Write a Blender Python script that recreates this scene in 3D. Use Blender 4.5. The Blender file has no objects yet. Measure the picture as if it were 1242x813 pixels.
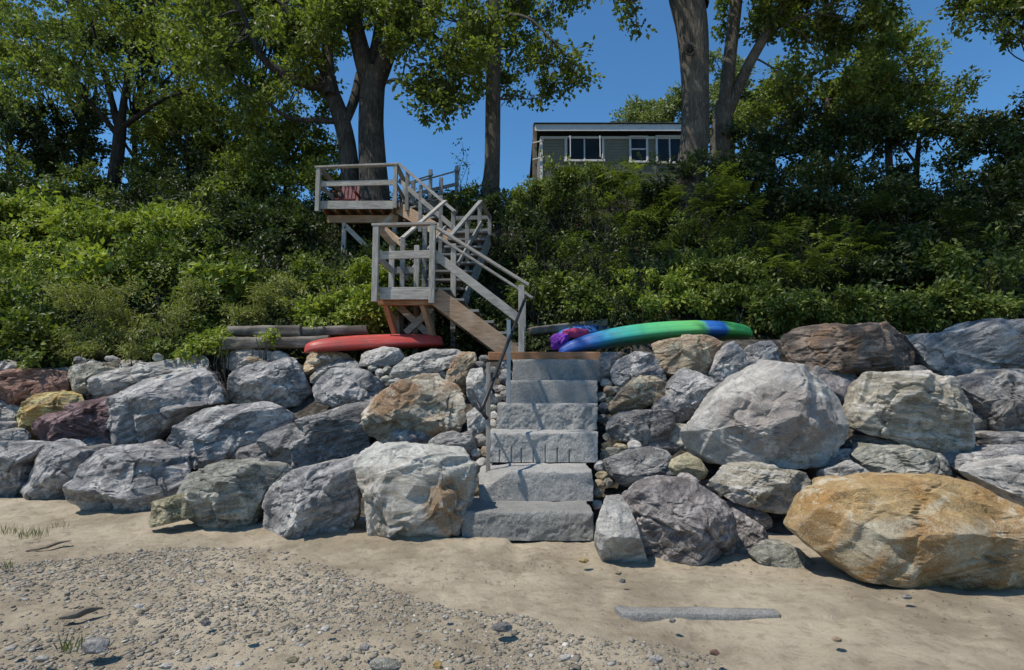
import bpy, bmesh, math, random
import numpy as np
from mathutils import Vector, Matrix
R = math.radians
random.seed(7)
rng = np.random.default_rng(11)
scn = bpy.context.scene
col = scn.collection

# ------------------------------------------------------------------ camera
F, PW, PH, CAMH, PITCH = 690.0, 1242.0, 813.0, 1.4, R(5.3)
def at(px, py, Y):
    cx = (px - PW / 2) / F; cy = (PH / 2 - py) / F
    dy = math.cos(PITCH) - math.sin(PITCH) * cy
    dz = math.sin(PITCH) + math.cos(PITCH) * cy
    t = Y / dy
    return Vector((cx * t, Y, CAMH + dz * t))
def proj(x, y, z):
    z = z - CAMH
    f = y * math.cos(PITCH) + z * math.sin(PITCH)
    u = -y * math.sin(PITCH) + z * math.cos(PITCH)
    return PW / 2 + F * x / f, PH / 2 - F * u / f
cam = bpy.data.cameras.new('camera'); camo = bpy.data.objects.new('camera', cam); col.objects.link(camo)
camo.location = (0, 0, CAMH); camo.rotation_euler = (R(90) + PITCH, 0, 0)
cam.sensor_width = 36; cam.lens = 36 * F / PW; cam.clip_end = 3000
scn.camera = camo
scn.view_settings.view_transform = 'Standard'; scn.view_settings.look = 'None'; scn.view_settings.exposure = 0

# ------------------------------------------------------------------ light
SUN = Vector((-0.44, -0.21, 0.86)).normalized()
w = bpy.data.worlds.new("World"); scn.world = w; w.use_nodes = True
nt = w.node_tree
sky = nt.nodes.new('ShaderNodeTexSky'); sky.sky_type = 'NISHITA'; sky.sun_disc = False
sky.sun_elevation = math.asin(SUN.z); sky.sun_rotation = math.atan2(SUN.x, SUN.y)
sky.air_density = 1.0; sky.dust_density = 0.0; sky.ozone_density = 1.6; sky.altitude = 0
bg = nt.nodes['Background']; bg.inputs[1].default_value = 0.098
tint = nt.nodes.new('ShaderNodeMix'); tint.data_type = 'RGBA'; tint.blend_type = 'MULTIPLY'; tint.inputs[0].default_value = 1
tint.inputs[7].default_value = (0.70, 1.24, 1.56, 1)      # polarised, deeper blue
nt.links.new(sky.outputs[0], tint.inputs[6]); nt.links.new(tint.outputs[2], bg.inputs[0])
sl = bpy.data.lights.new('sun', 'SUN'); sl.energy = 5.0; sl.angle = R(0.5); sl.color = (1, 0.94, 0.83)
so = bpy.data.objects.new('sun', sl); col.objects.link(so)
so.rotation_euler = (-SUN).to_track_quat('-Z', 'Y').to_euler()

# ------------------------------------------------------------------ numpy noise
def _h(i, j, k, s):
    n = (i * 73856093) ^ (j * 19349663) ^ (k * 83492791) ^ (s * 2654435)
    n = (n & 0xffffffff).astype(np.uint64)
    n = (n ^ (n >> 15)) * 2246822519 & 0xffffffff
    n = (n ^ (n >> 13)) * 3266489917 & 0xffffffff
    n = n ^ (n >> 16)
    return n.astype(np.float64) / 4294967295.0
def vnoise(p, s=0):
    f = np.floor(p); i = f.astype(np.int64); t = p - f
    t = t * t * t * (t * (t * 6 - 15) + 10)
    x, y, z = i[:, 0], i[:, 1], i[:, 2]
    def L(a, b, t): return a + (b - a) * t
    r = []
    for dz in (0, 1):
        a = L(_h(x, y, z + dz, s), _h(x + 1, y, z + dz, s), t[:, 0])
        b = L(_h(x, y + 1, z + dz, s), _h(x + 1, y + 1, z + dz, s), t[:, 0])
        r.append(L(a, b, t[:, 1]))
    return L(r[0], r[1], t[:, 2]) * 2 - 1
def fbm(p, o=4, s=0, g=0.5):
    a = 1; v = np.zeros(len(p)); q = p.copy()
    for k in range(o):
        v += a * vnoise(q, s + k); q = q * 2.03 + 7.1; a *= g
    return v
def worley(p, s=0):
    f = np.floor(p).astype(np.int64); d1 = np.full(len(p), 9.0); d2 = d1.copy(); idv = np.zeros(len(p))
    for a in (-1, 0, 1):
        for b in (-1, 0, 1):
            for c in (-1, 0, 1):
                x, y, z = f[:, 0] + a, f[:, 1] + b, f[:, 2] + c
                q = np.stack([x + _h(x, y, z, s), y + _h(x, y, z, s + 1), z + _h(x, y, z, s + 2)], 1)
                d = np.linalg.norm(p - q, axis=1); h = _h(x, y, z, s + 3)
                n = d < d1
                d2 = np.where(n, d1, np.minimum(d2, d)); idv = np.where(n, h, idv); d1 = np.where(n, d, d1)
    return d1, d2, idv

# ------------------------------------------------------------------ object helpers
def link(name, me, mats=None, parent=None, loc=None):
    o = bpy.data.objects.new(name, me); col.objects.link(o)
    if me is not None and mats is not None:
        for m in (mats if isinstance(mats, (list, tuple)) else [mats]): me.materials.append(m)
    if parent is not None: o.parent = parent
    if loc is not None: o.location = loc
    return o
def tag(o, label=None, cat=None, group=None, kind=None):
    if label: o['label'] = label
    if cat: o['category'] = cat
    if group: o['group'] = group
    if kind: o['kind'] = kind
    return o
def empty(name, loc, label, cat, group=None):
    o = bpy.data.objects.new(name, None); col.objects.link(o); o.location = loc
    o.empty_display_size = 0.1
    return tag(o, label, cat, group)
def np_mesh(name, V, Fc, smooth=True):
    me = bpy.data.meshes.new(name); V = np.asarray(V, np.float32); Fc = np.asarray(Fc, np.int32)
    n, k = Fc.shape
    me.vertices.add(len(V)); me.vertices.foreach_set('co', V.ravel())
    me.loops.add(n * k); me.loops.foreach_set('vertex_index', Fc.ravel())
    me.polygons.add(n); me.polygons.foreach_set('loop_start', np.arange(0, n * k, k, dtype=np.int32))
    me.polygons.foreach_set('loop_total', np.full(n, k, np.int32))
    me.polygons.foreach_set('use_smooth', np.full(n, smooth))
    me.update(calc_edges=True); return me
def shift(me, v):
    me.transform(Matrix.Translation(v))
class MB:
    """collects boxes, bars and tubes and links them as one mesh"""
    def __init__(s): s.bm = bmesh.new()
    def box(s, c, size, rot=None, bev=0.006):
        M = Matrix.Translation(c) @ (rot.to_4x4() if rot else Matrix()) @ Matrix.Diagonal((*size, 1))
        r = bmesh.ops.create_cube(s.bm, size=1, matrix=M)
        if bev:
            es = list({e for v in r['verts'] for e in v.link_edges})
            bmesh.ops.bevel(s.bm, geom=es, offset=bev, segments=1, affect='EDGES', clamp_overlap=True)
        return s
    def bar(s, a, b, wd, ht, bev=0.005, up=Vector((0, 0, 1))):
        a = Vector(a); b = Vector(b); d = b - a; L = d.length; x = d.normalized()
        if abs(x.dot(up)) > 0.98: up = Vector((0, 1, 0))
        y = up.cross(x).normalized(); z = x.cross(y)
        rot = Matrix((x, y, z)).transposed()
        return s.box((a + b) / 2, (L, wd, ht), rot, bev)
    def tube(s, pts, rad, n=10):
        pts = [Vector(p) for p in pts]; rings = []
        for i, p in enumerate(pts):
            d = (pts[min(i + 1, len(pts) - 1)] - pts[max(i - 1, 0)]).normalized()
            u = d.cross(Vector((0, 1, 0.3))).normalized(); v = d.cross(u)
            r = rad[i] if isinstance(rad, (list, tuple)) else rad
            rings.append([s.bm.verts.new(p + (u * math.cos(t) + v * math.sin(t)) * r) for t in [k * 2 * math.pi / n for k in range(n)]])
        for a, b in zip(rings, rings[1:]):
            for k in range(n):
                s.bm.faces.new((a[k], a[(k + 1) % n], b[(k + 1) % n], b[k])).smooth = True
        s.bm.faces.new(rings[0][::-1]); s.bm.faces.new(rings[-1]); return s
    def build(s, name, mat, parent=None, origin=None, smooth=False):
        bmesh.ops.recalc_face_normals(s.bm, faces=s.bm.faces)
        me = bpy.data.meshes.new(name); s.bm.to_mesh(me); s.bm.free()
        if smooth: me.polygons.foreach_set('use_smooth', np.full(len(me.polygons), True))
        if parent is not None:
            shift(me, -wloc(parent)); return link(name, me, mat, parent)
        if origin is not None:
            shift(me, -Vector(origin)); return link(name, me, mat, None, origin)
        return link(name, me, mat)
def wloc(o):
    v = Vector(o.location)
    while o.parent is not None: o = o.parent; v = v + Vector(o.location)
    return v

# ------------------------------------------------------------------ materials
class N:
    def __init__(s, name):
        s.m = bpy.data.materials.new(name); s.m.use_nodes = True; s.t = s.m.node_tree
        s.b = s.t.nodes['Principled BSDF']; s.b.inputs['Roughness'].default_value = 0.85
        s.b.inputs['Specular IOR Level'].default_value = 0.25
    def n(s, ty, **kw):
        x = s.t.nodes.new('ShaderNode' + ty)
        for k, v in kw.items():
            if hasattr(x, k) and not k[0].isupper(): setattr(x, k, v)
            else: x.inputs[k].default_value = v
        return x
    def l(s, a, b): s.t.links.new(a, b)
    def val(s, sock, v):
        if hasattr(v, 'is_output') or hasattr(v, 'node'): s.l(v, sock)
        else: sock.default_value = v if not isinstance(v, tuple) or len(v) != 3 or sock.type == 'VECTOR' else (*v, 1)
    def math(s, op, a, b=None, clamp=False):
        x = s.t.nodes.new('ShaderNodeMath'); x.operation = op; x.use_clamp = clamp
        s.val(x.inputs[0], a)
        if b is not None: s.val(x.inputs[1], b)
        return x.outputs[0]
    def mix(s, f, a, b, mode='MIX'):
        x = s.t.nodes.new('ShaderNodeMix'); x.data_type = 'RGBA'; x.blend_type = mode
        s.val(x.inputs[0], f); s.val(x.inputs[6], a); s.val(x.inputs[7], b); return x.outputs[2]
    def ramp(s, v, lo, hi):
        x = s.t.nodes.new('ShaderNodeMapRange'); x.clamp = True
        s.val(x.inputs[0], v); x.inputs[1].default_value = lo; x.inputs[2].default_value = hi; return x.outputs[0]
    def noise(s, vec, scale, det=6, rough=0.6, dist=0.0):
        x = s.t.nodes.new('ShaderNodeTexNoise'); s.l(vec, x.inputs['Vector'])
        x.inputs['Scale'].default_value = scale; x.inputs['Detail'].default_value = det
        x.inputs['Roughness'].default_value = rough; x.inputs['Distortion'].default_value = dist; return x.outputs[0]
    def map(s, vec, scale=(1, 1, 1), rot=(0, 0, 0), loc=(0, 0, 0)):
        x = s.t.nodes.new('ShaderNodeMapping'); s.l(vec, x.inputs[0]); s.val(x.inputs[1], loc)
        x.inputs[2].default_value = rot; x.inputs[3].default_value = scale; return x.outputs[0]
    def coord(s, k='Object'):
        return s.t.nodes.new('ShaderNodeTexCoord').outputs[k]
    def rnd(s): return s.t.nodes.new('ShaderNodeObjectInfo').outputs['Random']
    def bump(s, h, strength=0.5, dist=0.02, nrm=None):
        x = s.t.nodes.new('ShaderNodeBump'); s.l(h, x.inputs['Height'])
        x.inputs['Strength'].default_value = strength; x.inputs['Distance'].default_value = dist
        if nrm: s.l(nrm, x.inputs['Normal'])
        return x.outputs[0]
    def out(s, c, nrm=None, rough=None):
        s.val(s.b.inputs['Base Color'], c)
        if nrm: s.l(nrm, s.b.inputs['Normal'])
        if rough is not None: s.val(s.b.inputs['Roughness'], rough)
        return s.m

def rock_mat(name, dark, mid, light, strata=(0.3, 0.5), vein=0.4, stain=None, stain_lo=0.5, stain_hi=0.62, top=None, core=None, fine=1.0, band=0.5, speck=0.35):
    dark, mid, light = [tuple(min(x * g_, .8) for x in c_) for c_, g_ in ((dark, 1.15), (mid, 1.8), (light, 1.95))]
    dark, mid, light = [(a_ * 1.07, b__, c__ * .92) for a_, b__, c__ in (dark, mid, light)]
    k = N(name); oc = k.coord(); rd = k.rnd()
    ofs = k.t.nodes.new('ShaderNodeCombineXYZ'); r10 = k.math('MULTIPLY', rd, 37.0)
    for i in range(3): k.l(r10, ofs.inputs[i])
    v = k.map(oc, loc=ofs.outputs[0]) if False else None
    add = k.t.nodes.new('ShaderNodeVectorMath'); add.operation = 'ADD'; k.l(oc, add.inputs[0]); k.l(ofs.outputs[0], add.inputs[1]); v = add.outputs[0]
    sv = k.map(k.map(v, rot=(strata[1], strata[0], 0.3)), scale=(1.0, 1.0, 5.5))
    n1 = k.noise(v, 2.2, 9, 0.68, 0.3)
    n2 = k.noise(sv, 2.6, 10, 0.72, 0.25)
    n3 = k.noise(v, 26, 9, 0.78)
    n4 = k.noise(v, 120, 4, 0.85)
    wv = k.t.nodes.new('ShaderNodeVectorMath'); wv.operation = 'ADD'; k.l(v, wv.inputs[0])
    wn = k.t.nodes.new('ShaderNodeTexNoise'); wn.inputs['Scale'].default_value = 5; wn.inputs['Detail'].default_value = 6; k.l(v, wn.inputs['Vector'])
    ws = k.t.nodes.new('ShaderNodeVectorMath'); ws.operation = 'SCALE'; ws.inputs['Scale'].default_value = .16; k.l(wn.outputs['Color'], ws.inputs[0]); k.l(ws.outputs[0], wv.inputs[1])
    cw = k.map(wv.outputs[0], scale=(1, 1, 2.2), rot=(strata[1], strata[0], .5))
    def edge(sc_):
        x = k.t.nodes.new('ShaderNodeTexVoronoi'); x.feature = 'DISTANCE_TO_EDGE'; k.l(cw, x.inputs['Vector']); x.inputs['Scale'].default_value = sc_; return x.outputs['Distance']
    e1 = edge(2.6); e2 = edge(9.0)
    crack = k.math('MAXIMUM', k.math('MULTIPLY', k.ramp(e1, .013, .0), k.ramp(n1, .44, .52)), k.math('MULTIPLY', k.ramp(e2, .03, .0), k.math('MULTIPLY', k.ramp(n1, .53, .60), .6)))
    vc = k.t.nodes.new('ShaderNodeTexVoronoi'); k.l(cw, vc.inputs['Vector']); vc.inputs['Scale'].default_value = 9.0
    vg = k.t.nodes.new('ShaderNodeSeparateColor'); k.l(vc.outputs['Color'], vg.inputs[0])
    c = k.mix(k.ramp(n1, 0.36, 0.66), dark, mid)
    c = k.mix(k.math('MULTIPLY', k.ramp(n2, 0.47, 0.68), band * 1.7, True), c, light)
    c = k.mix(k.math('MULTIPLY', k.ramp(n2, 0.50, 0.33), 0.55), c, dark)
    if core:
        g = k.coord('Generated'); d = k.t.nodes.new('ShaderNodeVectorMath'); d.operation = 'DISTANCE'
        k.l(g, d.inputs[0]); d.inputs[1].default_value = core[1]
        dd = k.math('ADD', d.outputs['Value'], k.math('MULTIPLY', k.math('SUBTRACT', n1, 0.5), 0.5))
        c = k.mix(k.math('MULTIPLY', k.ramp(dd, core[2] + 0.05, core[2] - 0.04), 0.85), c, core[0])
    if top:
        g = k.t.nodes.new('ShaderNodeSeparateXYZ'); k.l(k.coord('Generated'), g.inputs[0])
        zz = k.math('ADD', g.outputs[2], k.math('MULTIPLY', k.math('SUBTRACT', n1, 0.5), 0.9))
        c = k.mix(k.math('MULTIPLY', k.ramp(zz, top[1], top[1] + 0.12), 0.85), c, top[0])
    if stain:
        n5 = k.noise(v, 1.7, 7, 0.65, 0.9)
        c = k.mix(k.math('MULTIPLY', k.ramp(n5, stain_lo, stain_hi), 0.85), c, stain)
    c = k.mix(k.math('MULTIPLY', vg.outputs[0], .30), c, (dark[0] * 1.1, dark[1] * 1.1, dark[2] * 1.1))
    nl = k.noise(v, 3.6, 9, .75); c = k.mix(k.math('MULTIPLY', k.ramp(nl, .54, .60), .55), c, light)
    c = k.mix(k.math('MULTIPLY', k.ramp(nl, .44, .36), .55), c, dark)
    # thin quartz veins
    vn = k.noise(sv, 1.6, 4, 0.5, 1.2)
    vv = k.math('ABSOLUTE', k.math('SUBTRACT', vn, 0.52))
    c = k.mix(k.math('MULTIPLY', k.ramp(vv, 0.012, 0.0), vein), c, (0.62, 0.62, 0.6))
    # speckle & crevice darkening
    c = k.mix(k.math('MULTIPLY', k.ramp(n3, 0.56, 0.72), speck), c, light)
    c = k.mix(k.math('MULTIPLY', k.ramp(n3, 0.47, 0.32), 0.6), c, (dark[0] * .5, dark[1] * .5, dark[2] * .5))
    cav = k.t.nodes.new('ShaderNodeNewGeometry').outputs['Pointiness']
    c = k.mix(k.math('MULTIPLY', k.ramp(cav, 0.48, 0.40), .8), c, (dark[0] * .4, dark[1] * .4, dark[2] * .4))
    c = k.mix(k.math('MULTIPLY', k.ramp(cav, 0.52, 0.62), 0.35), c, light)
    c = k.mix(k.math('MULTIPLY', k.ramp(n4, 0.35, 0.6), 0.35), c, (0.05, 0.05, 0.055), 'MULTIPLY') if False else c
    c = k.mix(k.math('MULTIPLY', crack, .6), c, (dark[0] * .35, dark[1] * .35, dark[2] * .35))
    c = k.mix(k.math('MULTIPLY', k.ramp(n4, .53, .66), .55), c, light)
    c = k.mix(k.math('MULTIPLY', k.ramp(n4, .46, .34), .55), c, (dark[0] * .6, dark[1] * .6, dark[2] * .6))
    cr = k.noise(sv, 7, 9, 0.75, 0.3)
    h = k.math('ADD', k.math('ADD', k.math('MULTIPLY', n2, .6), k.math('MULTIPLY', cr, 0.6)), k.math('MULTIPLY', crack, -.35))
    h = k.math('ADD', h, k.math('MULTIPLY', vg.outputs[1], .22))
    b = k.bump(h, 0.6 * fine, 0.045)
    b = k.bump(n3, 0.85 * fine, 0.032, b)
    b = k.bump(n4, 0.7 * fine, 0.010, b)
    ro = k.ramp(n3, 0.2, 0.9)
    return k.out(c, b, k.math('ADD', k.math('MULTIPLY', ro, 0.3), 0.55))
RM = {
 'blue':   rock_mat('rock_blue_grey', (.085,.088,.10), (.20,.205,.225), (.42,.42,.42), (.5,.2), .5),
 'slate':  rock_mat('rock_slate', (.055,.056,.062), (.13,.13,.14), (.32,.32,.32), (.25,.1), .5, band=.35),
 'light':  rock_mat('rock_light_grey', (.15,.15,.15), (.33,.33,.325), (.55,.55,.53), (.35,.1), .2),
 'white':  rock_mat('rock_white', (.28,.27,.25), (.52,.51,.48), (.72,.71,.68), (.6,.1), .0),
 'green':  rock_mat('rock_green_grey', (.09,.095,.085), (.205,.21,.19), (.42,.42,.38), (.2,.3), .2),
 'purple': rock_mat('rock_purple_grey', (.070,.065,.068), (.150,.140,.146), (.36,.345,.35), (.7,.2), .3),
 'brown':  rock_mat('rock_red_brown', (.06,.035,.03), (.17,.095,.075), (.30,.20,.17), (.1,.1), .0, stain=(.16,.12,.13)),
 'maroon': rock_mat('rock_maroon', (.05,.03,.035), (.12,.075,.08), (.22,.16,.17), (-.4,.1), .0),
 'yellow': rock_mat('rock_yellow', (.17,.11,.05), (.42,.27,.09), (.58,.43,.20), (.2,.1), .0, stain=(.30,.25,.18)),
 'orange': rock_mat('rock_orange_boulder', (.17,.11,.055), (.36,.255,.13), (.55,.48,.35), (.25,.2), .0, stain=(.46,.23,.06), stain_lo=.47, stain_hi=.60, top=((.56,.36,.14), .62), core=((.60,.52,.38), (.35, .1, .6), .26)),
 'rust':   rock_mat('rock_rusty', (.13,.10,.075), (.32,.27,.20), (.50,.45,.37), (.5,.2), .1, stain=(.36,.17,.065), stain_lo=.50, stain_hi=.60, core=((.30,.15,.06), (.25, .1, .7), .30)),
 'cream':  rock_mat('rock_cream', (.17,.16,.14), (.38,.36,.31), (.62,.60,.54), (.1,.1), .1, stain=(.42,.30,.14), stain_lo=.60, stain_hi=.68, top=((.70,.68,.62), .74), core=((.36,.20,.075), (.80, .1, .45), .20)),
 'strat':  rock_mat('rock_layered', (.13,.12,.09), (.33,.31,.255), (.56,.54,.48), (-.18,.15), .2, band=.6),
 'tan':    rock_mat('rock_tan', (.13,.10,.075), (.31,.235,.165), (.48,.40,.32), (.4,.1), .0, stain=(.40,.22,.12)),
 'pale':   rock_mat('rock_pale_pink', (.20,.20,.20), (.42,.42,.41), (.50,.50,.49), (.4,.5), .0, core=((.36,.30,.265), (.55, .1, .45), .33), band=.4),
 'olive':  rock_mat('rock_olive', (.11,.10,.065), (.235,.215,.14), (.34,.32,.24), (.15,.1), .0),
 'black':  rock_mat('rock_dark_brown', (.04,.032,.03), (.10,.078,.065), (.24,.20,.17), (.05,.1), .1, stain=(.26,.15,.08), stain_lo=.56),
}
def sand_mat():
    k = N('sand'); v = k.coord()
    n1 = k.noise(v, 0.9, 6, 0.6); n2 = k.noise(v, 9, 7, 0.65); n3 = k.noise(v, 160, 3, 0.8); n4 = k.noise(v, 3.5, 5, .6)
    c = k.mix(k.ramp(n1, .4, .62), (.31,.255,.18), (.51,.43,.315))
    c = k.mix(k.math('MULTIPLY', k.ramp(n4, .52, .68), .5), c, (.60,.50,.365))
    c = k.mix(k.math('MULTIPLY', k.ramp(n2, .48, .34), .45), c, (.18,.135,.09))
    c = k.mix(k.math('MULTIPLY', k.ramp(n3, .60, .72), .6), c, (.55,.48,.38))
    c = k.mix(k.math('MULTIPLY', k.ramp(n3, .40, .28), .6), c, (.13,.10,.08))
    b = k.bump(k.noise(v, 2.6, 4, .55), .5, .12); b = k.bump(n2, .7, .06, b); b = k.bump(n3, .8, .016, b)
    return k.out(c, b, .95)
SAND = sand_mat()
def soil_mat():
    k = N('soil_and_stones'); v = k.coord()
    n2 = k.noise(v, 6, 7, .7); n3 = k.noise(v, 40, 4, .7)
    x = k.t.nodes.new('ShaderNodeTexVoronoi'); k.l(v, x.inputs[0]); x.inputs['Scale'].default_value = 9
    c = k.mix(k.ramp(n2, .4, .62), (.035,.03,.025), (.11,.095,.075))
    c = k.mix(k.math('MULTIPLY', k.ramp(x.outputs[0], .45, .1), .6), c, (.16,.15,.135))
    return k.out(c, k.bump(k.math('ADD', n3, x.outputs[0]), .8, .05), .95)
SOIL = soil_mat()
def hill_mat():
    k = N('hill_soil'); v = k.coord(); n = k.noise(v, 5, 7, .7)
    c = k.mix(k.ramp(n, .35, .65), (.012,.013,.008), (.04,.038,.02))
    return k.out(c, k.bump(n, 1, .1), 1.0)
HILL = hill_mat()
def granite_mat(g_=1.0):
    k = N('granite'); v = k.coord(); rd = k.rnd()
    n1 = k.noise(v, 2.5, 6, .6); n3 = k.noise(v, 110, 3, .8); n5 = k.noise(v, 34, 6, .75)
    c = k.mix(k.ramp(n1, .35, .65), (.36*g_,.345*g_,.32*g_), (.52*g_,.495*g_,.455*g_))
    c = k.mix(k.math('MULTIPLY', k.ramp(n3, .54, .66), .8), c, (.60,.60,.60))
    c = k.mix(k.math('MULTIPLY', k.ramp(n3, .46, .36), .8), c, (.10,.10,.10))
    c = k.mix(k.math('MULTIPLY', k.ramp(n5, .46, .36), .35), c, (.12,.12,.125))
    c = k.mix(k.math('MULTIPLY', rd, .35), c, (.17,.18,.185))
    ns = k.noise(v, 4.5, 8, .7, .5); c = k.mix(k.math('MULTIPLY', k.ramp(ns, .54, .66), .3), c, (.15,.145,.13)); c = k.mix(k.math('MULTIPLY', k.ramp(ns, .44, .36), .4), c, (.58,.57,.54))
    b = k.bump(n5, 1.0, .04); b = k.bump(n3, .8, .014, b)
    return k.out(c, b, .8)
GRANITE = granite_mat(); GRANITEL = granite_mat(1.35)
def wood_mat(name, a, b_, light, grain=0.7, vert=False):
    k = N(name); v = k.coord(); rd = k.rnd()
    gx = k.noise(k.map(v, scale=(3, 26, 26)), 1.5, 6, .7, .3)
    gz = k.noise(k.map(v, scale=(26, 26, 3)), 1.5, 6, .7, .3)
    n1 = k.noise(v, 2.5, 5, .6); n4 = k.noise(v, 60, 3, .7)
    g = gz if vert else gx
    c = k.mix(k.ramp(g, .36, .64), a, b_)
    c = k.mix(k.math('MULTIPLY', k.ramp(n1, .5, .7), grain), c, light)
    c = k.mix(k.math('MULTIPLY', k.ramp(n4, .42, .3), .5), c, (a[0]*.4, a[1]*.4, a[2]*.4))
    c = k.mix(k.math('MULTIPLY', rd, .3), c, b_)
    return k.out(c, k.bump(g, .5, .01), .85)
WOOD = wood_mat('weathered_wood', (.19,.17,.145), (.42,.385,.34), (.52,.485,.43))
WOODV = wood_mat('weathered_post_wood', (.18,.165,.145), (.40,.37,.33), (.50,.47,.42), vert=True)
WOODB = wood_mat('brown_wood', (.20,.12,.075), (.40,.27,.175), (.48,.36,.26))
WOODR = wood_mat('reddish_wood', (.20,.085,.04), (.36,.18,.09), (.40,.24,.15))
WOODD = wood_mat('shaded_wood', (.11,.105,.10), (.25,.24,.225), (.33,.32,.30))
DRIFT = wood_mat('old_timber', (.045,.037,.03), (.155,.13,.105), (.32,.29,.25))
def leaf_mat(name, c1, c2, c3, trans=0.35):
    k = N(name)
    a = k.t.nodes.new('ShaderNodeAttribute'); a.attribute_name = 'tint'
    v = k.coord(); n = k.noise(v, .9, 3, .5)
    c = k.mix(k.ramp(a.outputs['Fac'], 0.0, 0.6), c1, c2)
    c = k.mix(k.ramp(a.outputs['Fac'], 0.6, 1.0), c, c3)
    c = k.mix(k.math('MULTIPLY', k.ramp(n, .45, .65), .45), c, c3)
    k.b.inputs['Roughness'].default_value = .5; k.b.inputs['Specular IOR Level'].default_value = .35
    k.l(c, k.b.inputs['Base Color'])
    t = k.t.nodes.new('ShaderNodeBsdfTranslucent'); k.l(k.mix(1.0, c, (1.0, 1.15, .45), 'MULTIPLY'), t.inputs[0])
    m = k.t.nodes.new('ShaderNodeMixShader'); m.inputs[0].default_value = trans
    k.l(k.b.outputs[0], m.inputs[1]); k.l(t.outputs[0], m.inputs[2])
    k.l(m.outputs[0], k.t.nodes['Material Output'].inputs[0]); return k.m
LF = {
 'bright': leaf_mat('leaf_bright', (.10,.135,.02), (.24,.29,.045), (.42,.45,.10)),
 'fine':   leaf_mat('leaf_fine', (.12,.13,.035), (.24,.25,.07), (.38,.38,.14)),
 'mid':    leaf_mat('leaf_mid', (.045,.065,.013), (.11,.145,.028), (.27,.31,.07)),
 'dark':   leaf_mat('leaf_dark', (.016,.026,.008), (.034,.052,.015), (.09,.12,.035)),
 'tree':   leaf_mat('leaf_tree', (.05,.065,.014), (.12,.15,.03), (.28,.32,.08), .48),
 'treelt': leaf_mat('leaf_tree_light', (.09,.12,.025), (.18,.22,.045), (.30,.33,.09), .4),
 'far':    leaf_mat('leaf_far', (.10,.13,.045), (.19,.22,.085), (.28,.31,.13), .3),
 'grass':  leaf_mat('leaf_grass', (.08,.10,.03), (.16,.17,.06), (.26,.25,.11), .3),
}
def bark_mat(name, a, b_, sc=1.0):
    k = N(name); v = k.coord()
    g = k.noise(k.map(v, scale=(9*sc, 9*sc, 1.3)), 2.2, 8, .7, .5); n1 = k.noise(v, 1.3, 5, .6); n2 = k.noise(v, 30, 4, .7)
    g2 = k.math('ABSOLUTE', k.math('SUBTRACT', k.noise(k.map(v, scale=(14*sc, 14*sc, 1.8)), 1.2, 5, .6, .8), .5)); g = k.math('ADD', k.math('MULTIPLY', g, .6), k.math('MULTIPLY', g2, 2.0))
    c = k.mix(k.ramp(g, .34, .62), a, b_)
    c = k.mix(k.math('MULTIPLY', k.ramp(n1, .5, .68), .5), c, (b_[0]*1.35, b_[1]*1.35, b_[2]*1.25))
    return k.out(c, k.bump(k.math('ADD', g, k.math('MULTIPLY', n2, .3)), 1.0, .07), .95)
BARK = bark_mat('bark', (.035,.032,.028), (.12,.11,.10))
BARKL = bark_mat('bark_light', (.075,.065,.055), (.21,.185,.155), 1.5)
BARKD = bark_mat('bark_dark', (.02,.018,.015), (.06,.052,.044))
def plain(name, c, rough=.5, spec=.4, nscale=8, var=.25, metal=0, bump=0):
    k = N(name); v = k.coord(); n = k.noise(v, nscale, 6, .65)
    k.b.inputs['Specular IOR Level'].default_value = spec; k.b.inputs['Metallic'].default_value = metal
    cc = k.mix(k.math('MULTIPLY', k.ramp(n, .35, .7), var), c, (c[0]*.45, c[1]*.45, c[2]*.45))
    return k.out(cc, k.bump(n, .3, bump) if bump else None, rough)

# ------------------------------------------------------------------ terrain
_pt = [(-60, 9.5), (-15, 8.2), (-6.48, 7.2), (-2.7, 6.2), (-1.39, 5.6), (-.48, 5.4), (.77, 5.4), (2.06, 5.1), (3.4, 4.9), (4.4, 4.9), (15, 5.0), (60, 6)]
_px = np.array([p[0] for p in _pt]); _py = np.array([p[1] for p in _pt])
def Yb(x): return np.interp(x, _px, _py)
def Hh(x, y):
    x = np.asarray(x, float); y = np.asarray(y, float)
    yb = Yb(x); zt = 1.80 + 0.3 * np.clip((x - 1.2) / 2, 0, 1) - .12 * np.clip((-x - 3) / 3, 0, 1)
    s = .66 + .10 * np.clip((x - 1) / 2, 0, 1)
    wall = np.clip(s * (y - yb - .62), -.6, None)
    P = np.stack([x * .6, y * .6, x * 0], -1).reshape(-1, 3)
    n = fbm(P, 3, 5).reshape(x.shape)
    bl = zt + (y - 9.9) * .74 + n * .16
    c = 7.15 + n * .1
    bl = np.where(bl > c - .5, c - .5 * np.exp(-(bl - c + .5) / .5), bl)
    base = np.minimum(wall, zt)
    return np.where(y < 9.9, base, np.maximum(bl, zt))
def H(x, y): return float(Hh(np.array([x]), np.array([y]))[0])
def grid(x0, x1, nx, y0, y1, ny, fn, name, mat, ys=None):
    xs = np.linspace(x0, x1, nx) if not hasattr(nx, '__len__') else np.asarray(nx)
    ys = np.linspace(y0, y1, ny) if ys is None else np.asarray(ys)
    nx, ny = len(xs), len(ys)
    X, Y = np.meshgrid(xs, ys); Z = fn(X, Y)
    V = np.stack([X, Y, Z], -1).reshape(-1, 3)
    i = np.arange((nx - 1) * (ny - 1)); r, c = i // (nx - 1), i % (nx - 1); a = r * nx + c
    return tag(link(name, np_mesh(name, V, np.stack([a, a + 1, a + nx + 1, a + nx], 1)), mat), kind='structure')
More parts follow.
